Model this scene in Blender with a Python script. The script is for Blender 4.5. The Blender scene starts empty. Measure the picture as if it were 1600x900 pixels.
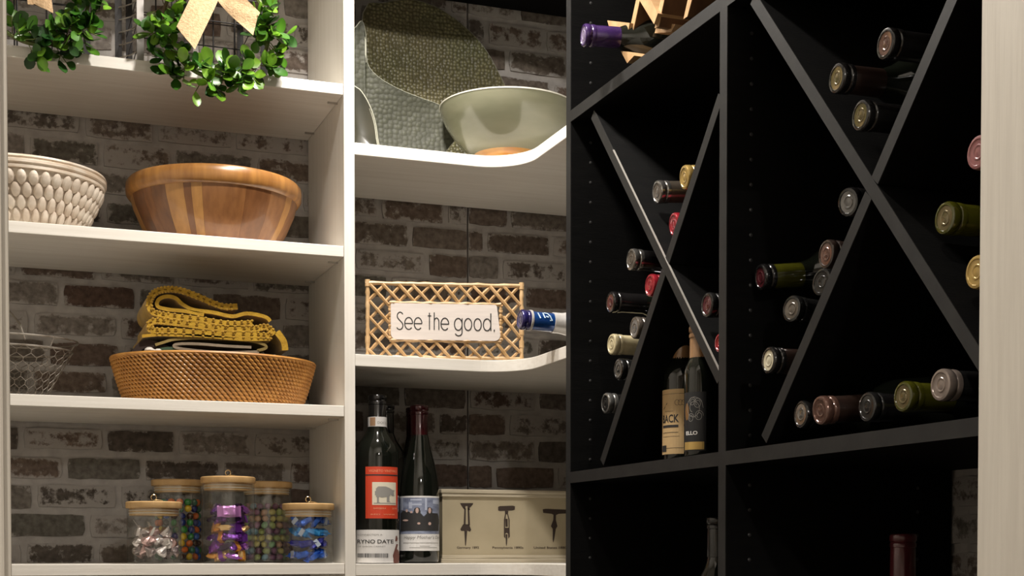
import bpy, bmesh, math, random
from mathutils import Vector, Matrix
random.seed(11)
PI = math.pi
SC = bpy.context.scene
COL = SC.collection
ZC = 1.45                      # camera height above the floor; geometry below is given relative to it

# ------------------------------------------------------------------ camera
FPX, YAW, PIT = 2200.0, math.radians(20.3), math.radians(1.5)
CYP = 860 + FPX * math.tan(PIT)
FW = Vector((math.sin(YAW) * math.cos(PIT), math.cos(YAW) * math.cos(PIT), -math.sin(PIT)))
UP = Vector((math.sin(YAW) * math.sin(PIT), math.cos(YAW) * math.sin(PIT), math.cos(PIT)))
RT = Vector((math.cos(YAW), -math.sin(YAW), 0))
cd = bpy.data.cameras.new('camera')
cam = bpy.data.objects.new('camera', cd); COL.objects.link(cam)
cd.sensor_width = 36; cd.lens = FPX / 1600 * 36
cd.shift_y = (CYP - 450) / 1600
cd.clip_start = 0.02
cam.matrix_world = Matrix(((RT.x, UP.x, -FW.x, 0), (RT.y, UP.y, -FW.y, 0), (RT.z, UP.z, -FW.z, ZC), (0, 0, 0, 1)))
SC.camera = cam

def at(x, y, X=None, Y=None, Z=None):
    """a point of the place seen at photo pixel x, y, at a known depth plane (relative to camera height)"""
    r = FW * FPX + RT * (x - 800) + UP * (CYP - y)
    t = X / r.x if X is not None else (Y / r.y if Y is not None else Z / r.z)
    return r * t

# ------------------------------------------------------------------ world, lights, exposure
w = bpy.data.worlds.new('world'); SC.world = w; w.use_nodes = True
w.node_tree.nodes['Background'].inputs[0].default_value = (0.9, 0.85, 0.78, 1)
w.node_tree.nodes['Background'].inputs[1].default_value = 0.05
SC.view_settings.view_transform = 'Standard'; SC.view_settings.look = 'None'
SC.view_settings.gamma = 1; SC.view_settings.use_curve_mapping = False
SC.view_settings.exposure = 0.12
CEIL = 1.29
PANTRY_LAMPS = [(0.58, 2.10), (0.50, 1.76)]
ROOM_LAMPS = [(-0.15, 0.30), (0.25, -1.60)]  # unseen lamps added to light the door casing and fill the lower shelves
LAMP_W = [9.5, 14.0, 14.0, 36.0]
for (x, y), pw in zip(PANTRY_LAMPS + ROOM_LAMPS, LAMP_W):
    ld = bpy.data.lights.new('downlight_lamp', 'AREA'); ld.shape = 'DISK'; ld.size = 0.09
    ld.energy = pw; ld.color = (1.0, 0.94, 0.87)
    lo = bpy.data.objects.new('downlight_lamp', ld); COL.objects.link(lo); lo.location = (x, y, ZC + CEIL - 0.022)

# ------------------------------------------------------------------ materials
def nd(t, typ, **kw):
    n = t.nodes.new(typ)
    for k, v in kw.items(): setattr(n, k, v)
    return n

def ramp(t, fac, stops):
    r = nd(t, 'ShaderNodeValToRGB')
    e = r.color_ramp.elements
    while len(e) < len(stops): e.new(0.5)
    for i, (p, c) in enumerate(stops): e[i].position = p; e[i].color = (*c, 1)
    t.links.new(fac, r.inputs[0]); return r.outputs[0]

MATS = {}
def M(name, col, rough=0.5, metal=0.0, col2=None, nscale=10, stretch=(1, 1, 1), bump=0.0, bscale=80, rnd=0.0, spec=0.5, coat=0.0, sss=0.0, trans=0.0, lo=0.35, hi=0.65, sheen=0.0):
    if name in MATS: return MATS[name]
    m = bpy.data.materials.new(name); m.use_nodes = True; t = m.node_tree; b = t.nodes['Principled BSDF']
    b.inputs['Roughness'].default_value = rough; b.inputs['Metallic'].default_value = metal
    b.inputs['Specular IOR Level'].default_value = spec; b.inputs['Coat Weight'].default_value = coat
    b.inputs['Transmission Weight'].default_value = trans; b.inputs['Sheen Weight'].default_value = sheen
    b.inputs['Coat Roughness'].default_value = 0.08
    tc = nd(t, 'ShaderNodeTexCoord'); mp = nd(t, 'ShaderNodeMapping'); mp.inputs['Scale'].default_value = stretch
    t.links.new(tc.outputs['Object'], mp.inputs[0])
    if col2 is None: col2 = tuple(c * 0.86 for c in col)
    nz = nd(t, 'ShaderNodeTexNoise'); nz.inputs['Scale'].default_value = nscale; nz.inputs['Detail'].default_value = 4
    t.links.new(mp.outputs[0], nz.inputs['Vector'])
    c = ramp(t, nz.outputs['Fac'], [(lo, col), (hi, col2)])
    if rnd:
        oi = nd(t, 'ShaderNodeObjectInfo'); hs = nd(t, 'ShaderNodeHueSaturation'); mr = nd(t, 'ShaderNodeMapRange')
        mr.inputs['To Min'].default_value = 1 - rnd; mr.inputs['To Max'].default_value = 1 + rnd
        t.links.new(oi.outputs['Random'], mr.inputs['Value']); t.links.new(mr.outputs[0], hs.inputs['Value']); t.links.new(c, hs.inputs['Color']); c = hs.outputs[0]
    t.links.new(c, b.inputs['Base Color'])
    if bump:
        n2 = nd(t, 'ShaderNodeTexNoise'); n2.inputs['Scale'].default_value = bscale; n2.inputs['Detail'].default_value = 3
        t.links.new(mp.outputs[0], n2.inputs['Vector'])
        bp = nd(t, 'ShaderNodeBump'); bp.inputs['Strength'].default_value = bump; bp.inputs['Distance'].default_value = 0.002
        t.links.new(n2.outputs['Fac'], bp.inputs['Height']); t.links.new(bp.outputs[0], b.inputs['Normal'])
    MATS[name] = m; return m

WHITE = M('white_melamine', (0.80, 0.765, 0.70), 0.45, col2=(0.74, 0.70, 0.63), nscale=14, stretch=(0.35, 6, 14), bump=0.08, bscale=60)
WHITEV = M('white_melamine_upright', (0.80, 0.765, 0.70), 0.45, col2=(0.74, 0.70, 0.63), nscale=14, stretch=(10, 8, 0.35), bump=0.08, bscale=60)
PAINT = M('cream_paint', (0.62, 0.575, 0.495), 0.5, col2=(0.57, 0.525, 0.45), nscale=18, stretch=(6, 8, 0.4), bump=0.1, bscale=50)
WALLP = M('wall_paint', (0.72, 0.68, 0.61), 0.7, col2=(0.70, 0.66, 0.59), nscale=6)
CEILP = M('ceiling_paint', (0.82, 0.80, 0.76), 0.8)
FLOORM = M('oak_floor', (0.16, 0.11, 0.07), 0.5, col2=(0.12, 0.08, 0.05), nscale=6, stretch=(8, 0.8, 1))
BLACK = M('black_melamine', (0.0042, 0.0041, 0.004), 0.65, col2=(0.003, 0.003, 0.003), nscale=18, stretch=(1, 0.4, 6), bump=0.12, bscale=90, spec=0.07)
BLACKH = M('black_melamine_shadow_board', (0.0055, 0.0053, 0.0052), 0.6, col2=(0.004, 0.004, 0.004), nscale=18, bump=0.1, spec=0.3)  # black backing panels behind the X boards
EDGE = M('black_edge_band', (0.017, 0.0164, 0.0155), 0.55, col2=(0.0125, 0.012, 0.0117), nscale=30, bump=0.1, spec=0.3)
METAL = M('pin_metal', (0.55, 0.53, 0.5), 0.3, 1.0)
DARKWIRE = M('dark_wire', (0.014, 0.012, 0.011), 0.55, 0.0, spec=0.25)
GREYSTRAP = M('grey_strap', (0.30, 0.28, 0.26), 0.45, 0.4)
LIGHTWIRE = M('aged_wire', (0.33, 0.30, 0.26), 0.5, 0.5, col2=(0.16, 0.13, 0.10), nscale=40)
DARKGAP = M('seam_dark', (0.02, 0.018, 0.016), 0.9)

def brick_material():
    m = bpy.data.materials.new('whitewashed_brick'); m.use_nodes = True; t = m.node_tree; b = t.nodes['Principled BSDF']
    b.inputs['Roughness'].default_value = 0.85; b.inputs['Specular IOR Level'].default_value = 0.2
    oi = nd(t, 'ShaderNodeObjectInfo'); g = nd(t, 'ShaderNodeNewGeometry')
    base = ramp(t, oi.outputs['Random'], [(0.0, (0.105, 0.068, 0.052)), (0.22, (0.18, 0.154, 0.132)), (0.4, (0.092, 0.079, 0.067)), (0.58, (0.16, 0.12, 0.096)), (0.75, (0.125, 0.118, 0.101)), (1.0, (0.23, 0.205, 0.185))])
    def frac(mult):
        a = nd(t, 'ShaderNodeMath', operation='MULTIPLY'); a.inputs[1].default_value = mult; t.links.new(oi.outputs['Random'], a.inputs[0])
        f = nd(t, 'ShaderNodeMath', operation='FRACT'); t.links.new(a.outputs[0], f.inputs[0]); return f.outputs[0]
    mottle = nd(t, 'ShaderNodeTexNoise'); mottle.inputs['Scale'].default_value = 90; mottle.inputs['Detail'].default_value = 6; t.links.new(g.outputs['Position'], mottle.inputs['Vector'])
    mm = nd(t, 'ShaderNodeMixRGB', blend_type='MULTIPLY'); mm.inputs[0].default_value = 0.9
    t.links.new(base, mm.inputs[1]); t.links.new(ramp(t, mottle.outputs['Fac'], [(0.3, (0.55, 0.52, 0.5)), (0.7, (1.35, 1.35, 1.35))]), mm.inputs[2])
    n = nd(t, 'ShaderNodeTexNoise'); n.inputs['Scale'].default_value = 48; n.inputs['Detail'].default_value = 10; n.inputs['Roughness'].default_value = 0.72
    t.links.new(g.outputs['Position'], n.inputs['Vector'])
    thr = nd(t, 'ShaderNodeMapRange'); thr.inputs['To Min'].default_value = -0.24; thr.inputs['To Max'].default_value = 0.09
    t.links.new(frac(17.3), thr.inputs['Value'])
    ad = nd(t, 'ShaderNodeMath', operation='ADD'); t.links.new(n.outputs['Fac'], ad.inputs[0]); t.links.new(thr.outputs[0], ad.inputs[1])
    tcx = nd(t, 'ShaderNodeTexCoord'); sx = nd(t, 'ShaderNodeSeparateXYZ'); t.links.new(tcx.outputs['Object'], sx.inputs[0])
    def edge(sock, a0):
        ab = nd(t, 'ShaderNodeMath', operation='ABSOLUTE'); t.links.new(sock, ab.inputs[0])
        mr = nd(t, 'ShaderNodeMapRange'); mr.inputs['From Min'].default_value = a0; mr.inputs['From Max'].default_value = 0.5; mr.inputs['To Max'].default_value = 0.17
        t.links.new(ab.outputs[0], mr.inputs['Value']); return mr.outputs[0]
    em = nd(t, 'ShaderNodeMath', operation='MAXIMUM'); t.links.new(edge(sx.outputs['X'], 0.42), em.inputs[0]); t.links.new(edge(sx.outputs['Z'], 0.30), em.inputs[1])
    ad2 = nd(t, 'ShaderNodeMath', operation='ADD'); t.links.new(ad.outputs[0], ad2.inputs[0]); t.links.new(em.outputs[0], ad2.inputs[1]); ad = ad2
    fac = nd(t, 'ShaderNodeMapRange'); fac.inputs['From Min'].default_value = 0.49; fac.inputs['From Max'].default_value = 0.585; fac.inputs['To Max'].default_value = 0.85
    t.links.new(ad.outputs[0], fac.inputs['Value'])
    mx = nd(t, 'ShaderNodeMixRGB'); t.links.new(fac.outputs[0], mx.inputs[0]); t.links.new(mm.outputs[0], mx.inputs[1]); mx.inputs[2].default_value = (0.41, 0.385, 0.363, 1)
    t.links.new(mx.outputs[0], b.inputs['Base Color'])
    bp = nd(t, 'ShaderNodeBump'); bp.inputs['Strength'].default_value = 0.6; bp.inputs['Distance'].default_value = 0.004
    t.links.new(n.outputs['Fac'], bp.inputs['Height']); t.links.new(bp.outputs[0], b.inputs['Normal'])
    return m
BRICK = brick_material()
MORTAR = M('whitewashed_mortar', (0.45, 0.423, 0.40), 0.9, col2=(0.33, 0.309, 0.29), nscale=45, bump=0.7, bscale=70, spec=0.2, lo=0.3, hi=0.75)

def glass_thin(name, tint):
    m = bpy.data.materials.new(name); m.use_nodes = True; t = m.node_tree; t.nodes.clear()
    out = nd(t, 'ShaderNodeOutputMaterial'); tr = nd(t, 'ShaderNodeBsdfTransparent'); gl = nd(t, 'ShaderNodeBsdfGlossy'); lw = nd(t, 'ShaderNodeLayerWeight'); mx = nd(t, 'ShaderNodeMixShader')
    tr.inputs[0].default_value = (*tint, 1); gl.inputs['Roughness'].default_value = 0.05
    pw = nd(t, 'ShaderNodeMath', operation='POWER'); pw.inputs[1].default_value = 3.5; lw.inputs[0].default_value = 0.5
    t.links.new(lw.outputs['Facing'], pw.inputs[0])
    ma = nd(t, 'ShaderNodeMath', operation='MULTIPLY_ADD'); ma.inputs[1].default_value = 0.6; ma.inputs[2].default_value = 0.085; t.links.new(pw.outputs[0], ma.inputs[0])
    t.links.new(ma.outputs[0], mx.inputs[0]); t.links.new(tr.outputs[0], mx.inputs[1]); t.links.new(gl.outputs[0], mx.inputs[2]); t.links.new(mx.outputs[0], out.inputs[0])
    MATS[name] = m; return m
JARGLASS = glass_thin('jar_glass', (0.96, 0.97, 0.96))
SC.cycles.transparent_max_bounces = 24

def dimple_material(name, c1, c2, scale, spot):
    m = bpy.data.materials.new(name); m.use_nodes = True; t = m.node_tree; b = t.nodes['Principled BSDF']
    b.inputs['Roughness'].default_value = 0.42 if scale > 140 else 0.6; b.inputs['Specular IOR Level'].default_value = 0.35; b.inputs['Coat Weight'].default_value = 0.15 if scale > 140 else 0.0; b.inputs['Coat Roughness'].default_value = 0.1
    tc = nd(t, 'ShaderNodeTexCoord')
    v = nd(t, 'ShaderNodeTexVoronoi'); v.inputs['Scale'].default_value = scale; v.inputs['Randomness'].default_value = 0.55; t.links.new(tc.outputs['Object'], v.inputs['Vector'])
    n = nd(t, 'ShaderNodeTexNoise'); n.inputs['Scale'].default_value = 9; t.links.new(tc.outputs['Object'], n.inputs['Vector'])
    c = ramp(t, n.outputs['Fac'], [(0.35, c1), (0.65, c2)])
    mx = nd(t, 'ShaderNodeMixRGB', blend_type='MULTIPLY'); mx.inputs[0].default_value = 0.75
    t.links.new(c, mx.inputs[1]); t.links.new(ramp(t, v.outputs['Distance'], [(0.1, (1.25, 1.25, 1.2)), (0.55, spot)]), mx.inputs[2])
    t.links.new(mx.outputs[0], b.inputs['Base Color'])
    bp = nd(t, 'ShaderNodeBump'); bp.invert = True; bp.inputs['Strength'].default_value = 0.75 if scale > 140 else 0.4; bp.inputs['Distance'].default_value = 0.004
    t.links.new(v.outputs['Distance'], bp.inputs['Height']); t.links.new(bp.outputs[0], b.inputs['Normal'])
    return m
DIMPLE = dimple_material('olive_dimpled_glass', (0.185, 0.165, 0.09), (0.135, 0.135, 0.07), 150, (0.35, 0.33, 0.25))
DIMPLE2 = dimple_material('grey_green_dimpled_glass', (0.062, 0.064, 0.045), (0.045, 0.047, 0.032), 115, (0.7, 0.7, 0.66))

# ------------------------------------------------------------------ mesh helpers
ORG = {}
class MB:
    def __init__(s): s.v = []; s.f = []
    def add(s, vs, fs):
        o = len(s.v); s.v += [tuple(p) for p in vs]; s.f += [tuple(i + o for i in q) for q in fs]; return s
    def box(s, x0, x1, y0, y1, z0, z1):
        return s.add([(x0, y0, z0), (x1, y0, z0), (x1, y1, z0), (x0, y1, z0), (x0, y0, z1), (x1, y0, z1), (x1, y1, z1), (x0, y1, z1)],
                     [(0, 3, 2, 1), (4, 5, 6, 7), (0, 1, 5, 4), (1, 2, 6, 5), (2, 3, 7, 6), (3, 0, 4, 7)])
    def lathe(s, prof, n=32, a0=0.0, a1=2 * PI, sx=1.0, sy=1.0, c=(0, 0, 0), close=False):
        full = abs(a1 - a0 - 2 * PI) < 1e-6; k = n if full else n + 1
        vs = []
        for (r, z) in prof:
            for i in range(k):
                a = a0 + (a1 - a0) * i / n
                vs.append((c[0] + r * math.cos(a) * sx, c[1] + r * math.sin(a) * sy, c[2] + z))
        fs = []
        L = len(prof)
        for j in range(L if close else L - 1):
            j2 = (j + 1) % L
            for i in range(n):
                i2 = (i + 1) % k
                fs.append((j * k + i, j * k + i2, j2 * k + i2, j2 * k + i))
        if not full and close:
            fs.append(tuple(j * k for j in range(L))); fs.append(tuple(j * k + n for j in reversed(range(L))))
        return s.add(vs, fs)
    def tube(s, path, r, n=6, closed=False):
        P = [Vector(p) for p in path]; m = len(P)
        R = r if isinstance(r, (list, tuple)) else [r] * m
        vs = []; up = None
        for i, p in enumerate(P):
            if closed: d = P[(i + 1) % m] - P[i - 1]
            else: d = P[min(i + 1, m - 1)] - P[max(i - 1, 0)]
            d = d.normalized() if d.length > 1e-9 else Vector((0, 0, 1))
            if up is None: up = Vector((0, 0, 1)) if abs(d.z) < 0.9 else Vector((1, 0, 0))
            a = d.cross(up)
            if a.length < 1e-6: a = d.cross(Vector((0.3, 1, 0.2)))
            a.normalize(); b = a.cross(d).normalized(); up = b
            for k in range(n):
                t = 2 * PI * k / n; vs.append(p + (a * math.cos(t) + b * math.sin(t)) * R[i])
        fs = []
        for i in range(m if closed else m - 1):
            i2 = (i + 1) % m
            for k in range(n):
                k2 = (k + 1) % n; fs.append((i * n + k, i * n + k2, i2 * n + k2, i2 * n + k))
        if not closed: fs.append(tuple(reversed(range(n)))); fs.append(tuple((m - 1) * n + k for k in range(n)))
        return s.add(vs, fs)
    def prism(s, poly, fn, w0, w1):
        n = len(poly)
        vs = [fn(u, v, w0) for u, v in poly] + [fn(u, v, w1) for u, v in poly]
        fs = [tuple(reversed(range(n))), tuple(range(n, 2 * n))] + [(i, (i + 1) % n, n + (i + 1) % n, n + i) for i in range(n)]
        return s.add(vs, fs)
    def ell(s, c, r, rot=None, nu=8, nv=5):
        c = Vector(c); vs = []; fs = []
        rot = rot or Matrix.Identity(3)
        vs.append(c + rot @ Vector((0, 0, -r[2])))
        for j in range(1, nv):
            ph = -PI / 2 + PI * j / nv
            for i in range(nu):
                a = 2 * PI * i / nu
                vs.append(c + rot @ Vector((r[0] * math.cos(ph) * math.cos(a), r[1] * math.cos(ph) * math.sin(a), r[2] * math.sin(ph))))
        vs.append(c + rot @ Vector((0, 0, r[2])))
        for i in range(nu): fs.append((0, 1 + (i + 1) % nu, 1 + i))
        for j in range(nv - 2):
            for i in range(nu):
                a = 1 + j * nu + i; b2 = 1 + j * nu + (i + 1) % nu; fs.append((a, b2, b2 + nu, a + nu))
        t = len(vs) - 1; o = 1 + (nv - 2) * nu
        for i in range(nu): fs.append((o + i, o + (i + 1) % nu, t))
        return s.add(vs, fs)
    def ribbon(s, pts, wd, fn, off):
        """flat stroke of width wd through 2-D points, laid on a surface by fn(u, v, height)"""
        n = len(pts); vs = []
        for i, (u, v) in enumerate(pts):
            a = pts[max(i - 1, 0)]; b = pts[min(i + 1, n - 1)]
            dx, dy = b[0] - a[0], b[1] - a[1]; l = math.hypot(dx, dy) or 1
            nx, ny = -dy / l * wd / 2, dx / l * wd / 2
            vs += [fn(u + nx, v + ny, off), fn(u - nx, v - ny, off)]
        return s.add(vs, [(2 * i, 2 * i + 1, 2 * i + 3, 2 * i + 2) for i in range(n - 1)])
    def mesh(s, name, smooth=False):
        me = bpy.data.meshes.new(name); me.from_pydata(s.v, [], s.f); me.validate()
        bm = bmesh.new(); bm.from_mesh(me); bmesh.ops.recalc_face_normals(bm, faces=bm.faces); bm.to_mesh(me); bm.free()
        if smooth:
            me.polygons.foreach_set('use_smooth', [True] * len(me.polygons))
            if smooth != 'all': me.set_sharp_from_angle(angle=math.radians(40))
        me.update(); return me
    def build(s, name, mat, parent=None, smooth=False, bevel=0.0, origin=None, local=False):
        """parent given: vertices are in place coordinates unless local; no parent: a top-level object with its origin at origin"""
        if parent is not None:
            o0 = (0, 0, 0) if local else ORG.get(parent.name, (0, 0, 0))
        else: o0 = origin or (0, 0, 0)
        s.v = [(p[0] - o0[0], p[1] - o0[1], p[2] - o0[2]) for p in s.v]
        me = s.mesh(name, smooth); me.materials.append(mat)
        o = bpy.data.objects.new(name, me); COL.objects.link(o)
        if parent is not None:
            o.parent = parent; ORG[o.name] = ORG.get(parent.name, (0, 0, 0))
        else:
            o.location = (o0[0], o0[1], o0[2] + ZC); ORG[o.name] = o0
        if bevel:
            b = o.modifiers.new('bevel', 'BEVEL'); b.width = bevel; b.segments = 2; b.limit_method = 'ANGLE'
        return o

def tag(o, label, cat, group=None):
    o['label'] = label; o['category'] = cat
    if group: o['group'] = group
    return o
def thing(name, loc, label, cat, group=None, rot=None):
    o = bpy.data.objects.new(name, None); COL.objects.link(o); o.empty_display_size = 0.05
    o.location = (loc[0], loc[1], loc[2] + ZC); ORG[o.name] = tuple(loc)
    if rot: o.rotation_euler = rot
    return tag(o, label, cat, group)
def struct(o):
    o['kind'] = 'structure'; return o
def inst(name, me, mat, parent=None, loc=(0, 0, 0), rot=None, scale=None):
    o = bpy.data.objects.new(name, me); COL.objects.link(o)
    if not me.materials: me.materials.append(mat)
    o.material_slots[0].link = 'OBJECT'; o.material_slots[0].material = mat
    o.parent = parent
    o.location = loc if parent is not None else (loc[0], loc[1], loc[2] + ZC)
    if rot is not None:
        if isinstance(rot, Matrix): o.rotation_euler = rot.to_euler()
        else: o.rotation_euler = rot
    if scale: o.scale = scale
    return o
def catmull(pts, sub=5, closed=False):
    P = [Vector(p) for p in pts]; n = len(P); out = []
    for i in range(n if closed else n - 1):
        a, b, c, d = (P[(i - 1) % n], P[i], P[(i + 1) % n], P[(i + 2) % n]) if closed else (P[max(i - 1, 0)], P[i], P[i + 1], P[min(i + 2, n - 1)])
        for k in range(sub):
            t = k / sub
            out.append(0.5 * ((2 * b) + (c - a) * t + (2 * a - 5 * b + 4 * c - d) * t * t + (3 * b - a - 3 * c + d) * t ** 3))
    if not closed: out.append(P[-1])
    return out
def text2d(body, size, width=1.0, bold=0.0):
    cu = bpy.data.curves.new('txt', 'FONT'); cu.body = body; cu.size = size; cu.resolution_u = 3; cu.offset = bold
    o = bpy.data.objects.new('txt', cu); COL.objects.link(o)
    me = bpy.data.meshes.new_from_object(o.evaluated_get(bpy.context.evaluated_depsgraph_get()))
    vs = [(v.co.x * width, v.co.y) for v in me.vertices]; fs = [tuple(p.vertices) for p in me.polygons]
    bpy.data.objects.remove(o); bpy.data.curves.remove(cu); bpy.data.meshes.remove(me)
    return vs, fs
def put_text(mb, body, size, u, v, fn, off, width=1.0, bold=0.0, fit=None):
    vs, fs = text2d(body, size, width, bold)
    if not vs: return
    if fit:
        x0 = min(p[0] for p in vs); x1 = max(p[0] for p in vs); k = fit / (x1 - x0); vs = [((p[0] - x0) * k, p[1]) for p in vs]
    mb.add([fn(u + p[0], v + p[1], off) for p in vs], fs)

# ------------------------------------------------------------------ the setting
FL = -ZC
YF, YB = 2.347, 2.638          # shelf fronts / back wall plane of mortar
XR = 1.238                     # right wall
struct(MB().box(-2.0, 2.6, -2.6, 2.75, FL - 0.05, FL).build('floor', FLOORM))
struct(MB().box(-2.0, 2.6, -2.6, 2.75, CEIL, CEIL + 0.05).build('ceiling', CEILP))
wb = struct(MB().box(-0.5, 0.8815, YB, YB + 0.05, FL, CEIL).box(0.8845, XR + 0.06, YB, YB + 0.05, FL, CEIL).box(0.87, 0.90, YB + 0.02, YB + 0.06, FL, CEIL).build('wall_back', MORTAR))
wr = struct(MB().box(XR, XR + 0.05, 1.06, YB + 0.05, FL, CEIL).build('wall_right', MORTAR))
struct(MB().box(-0.56, -0.5, 1.06, YB + 0.05, FL, CEIL).build('wall_left', WALLP))
# front wall with the doorway the photo is taken through
DX0, DX1, DY0, DY1, DZ = 0.0125, 0.845, 0.96, 1.06, 0.62
wf = struct(MB().box(-2.0, DX0 - 0.018, DY0 + 0.012, DY1 - 0.001, FL, CEIL).box(DX1 + 0.018, 2.6, DY0 + 0.012, DY1 - 0.001, FL, CEIL).box(DX0 - 0.018, DX1 + 0.018, DY0 + 0.012, DY1 - 0.001, DZ + 0.018, CEIL).build('wall_front', WALLP))
struct(MB().box(DX1, DX1 + 0.018, DY0 + 0.006, DY1, FL, DZ + 0.018).build('trim_1', PAINT, bevel=0.0015))
struct(MB().box(DX0 - 0.018, DX0, DY0 + 0.006, DY1, FL, DZ + 0.018).build('trim_2', PAINT, bevel=0.0015))
struct(MB().box(DX0 - 0.018, DX1 + 0.018, DY0 + 0.006, DY1, DZ, DZ + 0.018).build('trim_3', PAINT))
struct(MB().box(DX0 - 0.075, DX0 - 0.004, DY0 - 0.004, DY0 + 0.012, FL, DZ + 0.08).build('trim_4', PAINT, bevel=0.002))
struct(MB().box(DX1 + 0.004, DX1 + 0.075, DY0 - 0.004, DY0 + 0.012, FL, DZ + 0.08).build('trim_5', PAINT, bevel=0.002))
for nm, b in (('wall_outer_left', (-2.06, -2.0, -2.6, 1.0)), ('wall_outer_right', (2.6, 2.66, -2.6, 1.0)), ('wall_outer_back', (-2.0, 2.6, -2.66, -2.6))):
    struct(MB().box(b[0], b[1], b[2], b[3], FL, CEIL).build(nm, WALLP))

# ceiling lamps that hold the area lights; the outer room pair is added fill
LENS = bpy.data.materials.new('lamp_lens'); LENS.use_nodes = True
LENS.node_tree.nodes['Principled BSDF'].inputs['Emission Color'].default_value = (1, 0.9, 0.78, 1)
LENS.node_tree.nodes['Principled BSDF'].inputs['Emission Strength'].default_value = 8
for i, (x, y) in enumerate(PANTRY_LAMPS + ROOM_LAMPS):
    lab = ['recessed ceiling lamp above the corner shelves', 'recessed ceiling lamp in the middle of the pantry', 'added fill lamp in the ceiling just outside the door', 'added fill lamp in the ceiling far behind the doorway'][i]
    t = thing('ceiling_lamp', (x, y, CEIL), lab, 'lamp', 'recessed ceiling lamps and added fill lamps')
    MB().lathe([(0.052, 0), (0.075, -0.003), (0.078, -0.008), (0.055, -0.012), (0.050, 0)], 32, c=(0, 0, 0)).build('trim_ring', CEILP, t, True, local=True)
    MB().lathe([(0.0, -0.004), (0.051, -0.004)], 32).build('lens', LENS, t, local=True)

# bricks: thin, uneven faces standing proud of the mortar, one object each
def brick_mesh(seed, flush=False):
    rr = random.Random(seed); nx, nz = 6, 3; mb = MB(); vs = []
    for j in range(nz + 1):
        for i in range(nx + 1):
            u, v = i / nx, j / nz
            x = (u - .5) * 2; z = (v - .5) * 2
            edge = i in (0, nx) or j in (0, nz); corner = i in (0, nx) and j in (0, nz)
            k = 0.975 if corner else 1.0
            vs.append((x / 2 * k + (rr.uniform(-.012, .006) if edge else rr.uniform(-.01, .01)), -(0.0036 if edge else rr.uniform(0.0042, 0.0056)), z / 2 * (0.94 if corner else 1) + rr.uniform(-.035, .03) * (1 if edge else .5)))
    fs = []
    for j in range(nz):
        for i in range(nx):
            a = j * (nx + 1) + i; fs.append((a, a + 1, a + nx + 2, a + nx + 1))
    rim = [i for i in range(nx + 1)] + [j * (nx + 1) + nx for j in range(1, nz + 1)] + [nz * (nx + 1) + i for i in range(nx - 1, -1, -1)] + [j * (nx + 1) for j in range(nz - 1, 0, -1)]
    o = len(vs)
    for r in rim: vs.append((vs[r][0] * 1.01, 0.001, vs[r][2] * 1.01))
    for q in range(len(rim)): fs.append((rim[q], rim[(q + 1) % len(rim)], o + (q + 1) % len(rim), o + q))
    mb.add(vs, fs); me = mb.mesh('brick', False); me.materials.append(BRICK); return me
BM = [brick_mesh(100 + i) for i in range(12)]
PX, PZ = 0.138, 0.0512
rb = random.Random(5)
for k in range(-5, 18):
    zc = 0.1975 + k * PZ
    if zc > 1.10: continue
    x = 0.069 - PX * 2 if k % 2 == 0 else -PX * 2
    x += rb.uniform(-0.012, 0.012)
    while x < XR:
        Lb = PX + rb.uniform(-0.016, 0.016)
        a, b = x + 0.0055, x + Lb - 0.0055
        x += Lb
        if b < -0.16: continue
        b = min(b, XR - 0.004)
        segs = [(a, b)]
        if a < 0.883 < b: segs = [(a, 0.8805), (0.8855, b)]
        for (p, q) in segs:
            if q - p < 0.012: continue
            o = inst('brick', rb.choice(BM), BRICK, wb, ((p + q) / 2, YB, zc + rb.uniform(-.0015, .0015)), (0, rb.uniform(-.008, .008), 0), (q - p, 1, 0.0395 + rb.uniform(-.004, .003)))
for k in range(-7, 1):
    for n in range(3):
        y0 = 1.20 + n * PX + (0.06 if k % 2 else 0)
        inst('brick', rb.choice(BM), BRICK, wr, (XR, y0 + PX / 2, 0.08 + k * PZ), (0, 0, -PI / 2), (PX - 0.012, 1, 0.0385))
struct(MB().box(-0.5, XR, YB - 0.03, YB, 1.075, CEIL).build('trim_6', BLACK))

# ------------------------------------------------------------------ white shelving unit
SH = [-0.022, 0.2455, 0.515, 0.787]
u = thing('white_shelving_unit', (0.1, YF, FL), 'white melamine shelving unit with brick behind, left of the corner shelves', 'shelving')
MB().box(0.565, 0.5835, YF - 0.002, YB - 0.008, FL, CEIL - 0.01).build('side_panel', WHITEV, u, bevel=0.001)
MB().box(-0.49, -0.471, YF - 0.002, YB - 0.008, FL, CEIL - 0.01).build('side_panel', WHITEV, u, bevel=0.001)
for z in [-0.62, -0.32] + SH + [1.057]:
    s_ = MB().box(-0.4705, 0.5645, YF, YB - 0.008, z - 0.0185, z).build('shelf', WHITE, u, bevel=0.001)
    for yy in (YF + 0.045, YB - 0.06): MB().box(0.548, 0.565, yy - 0.002, yy + 0.002, z - 0.0212, z - 0.0186).build('shelf_pin', METAL, s_)

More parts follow.
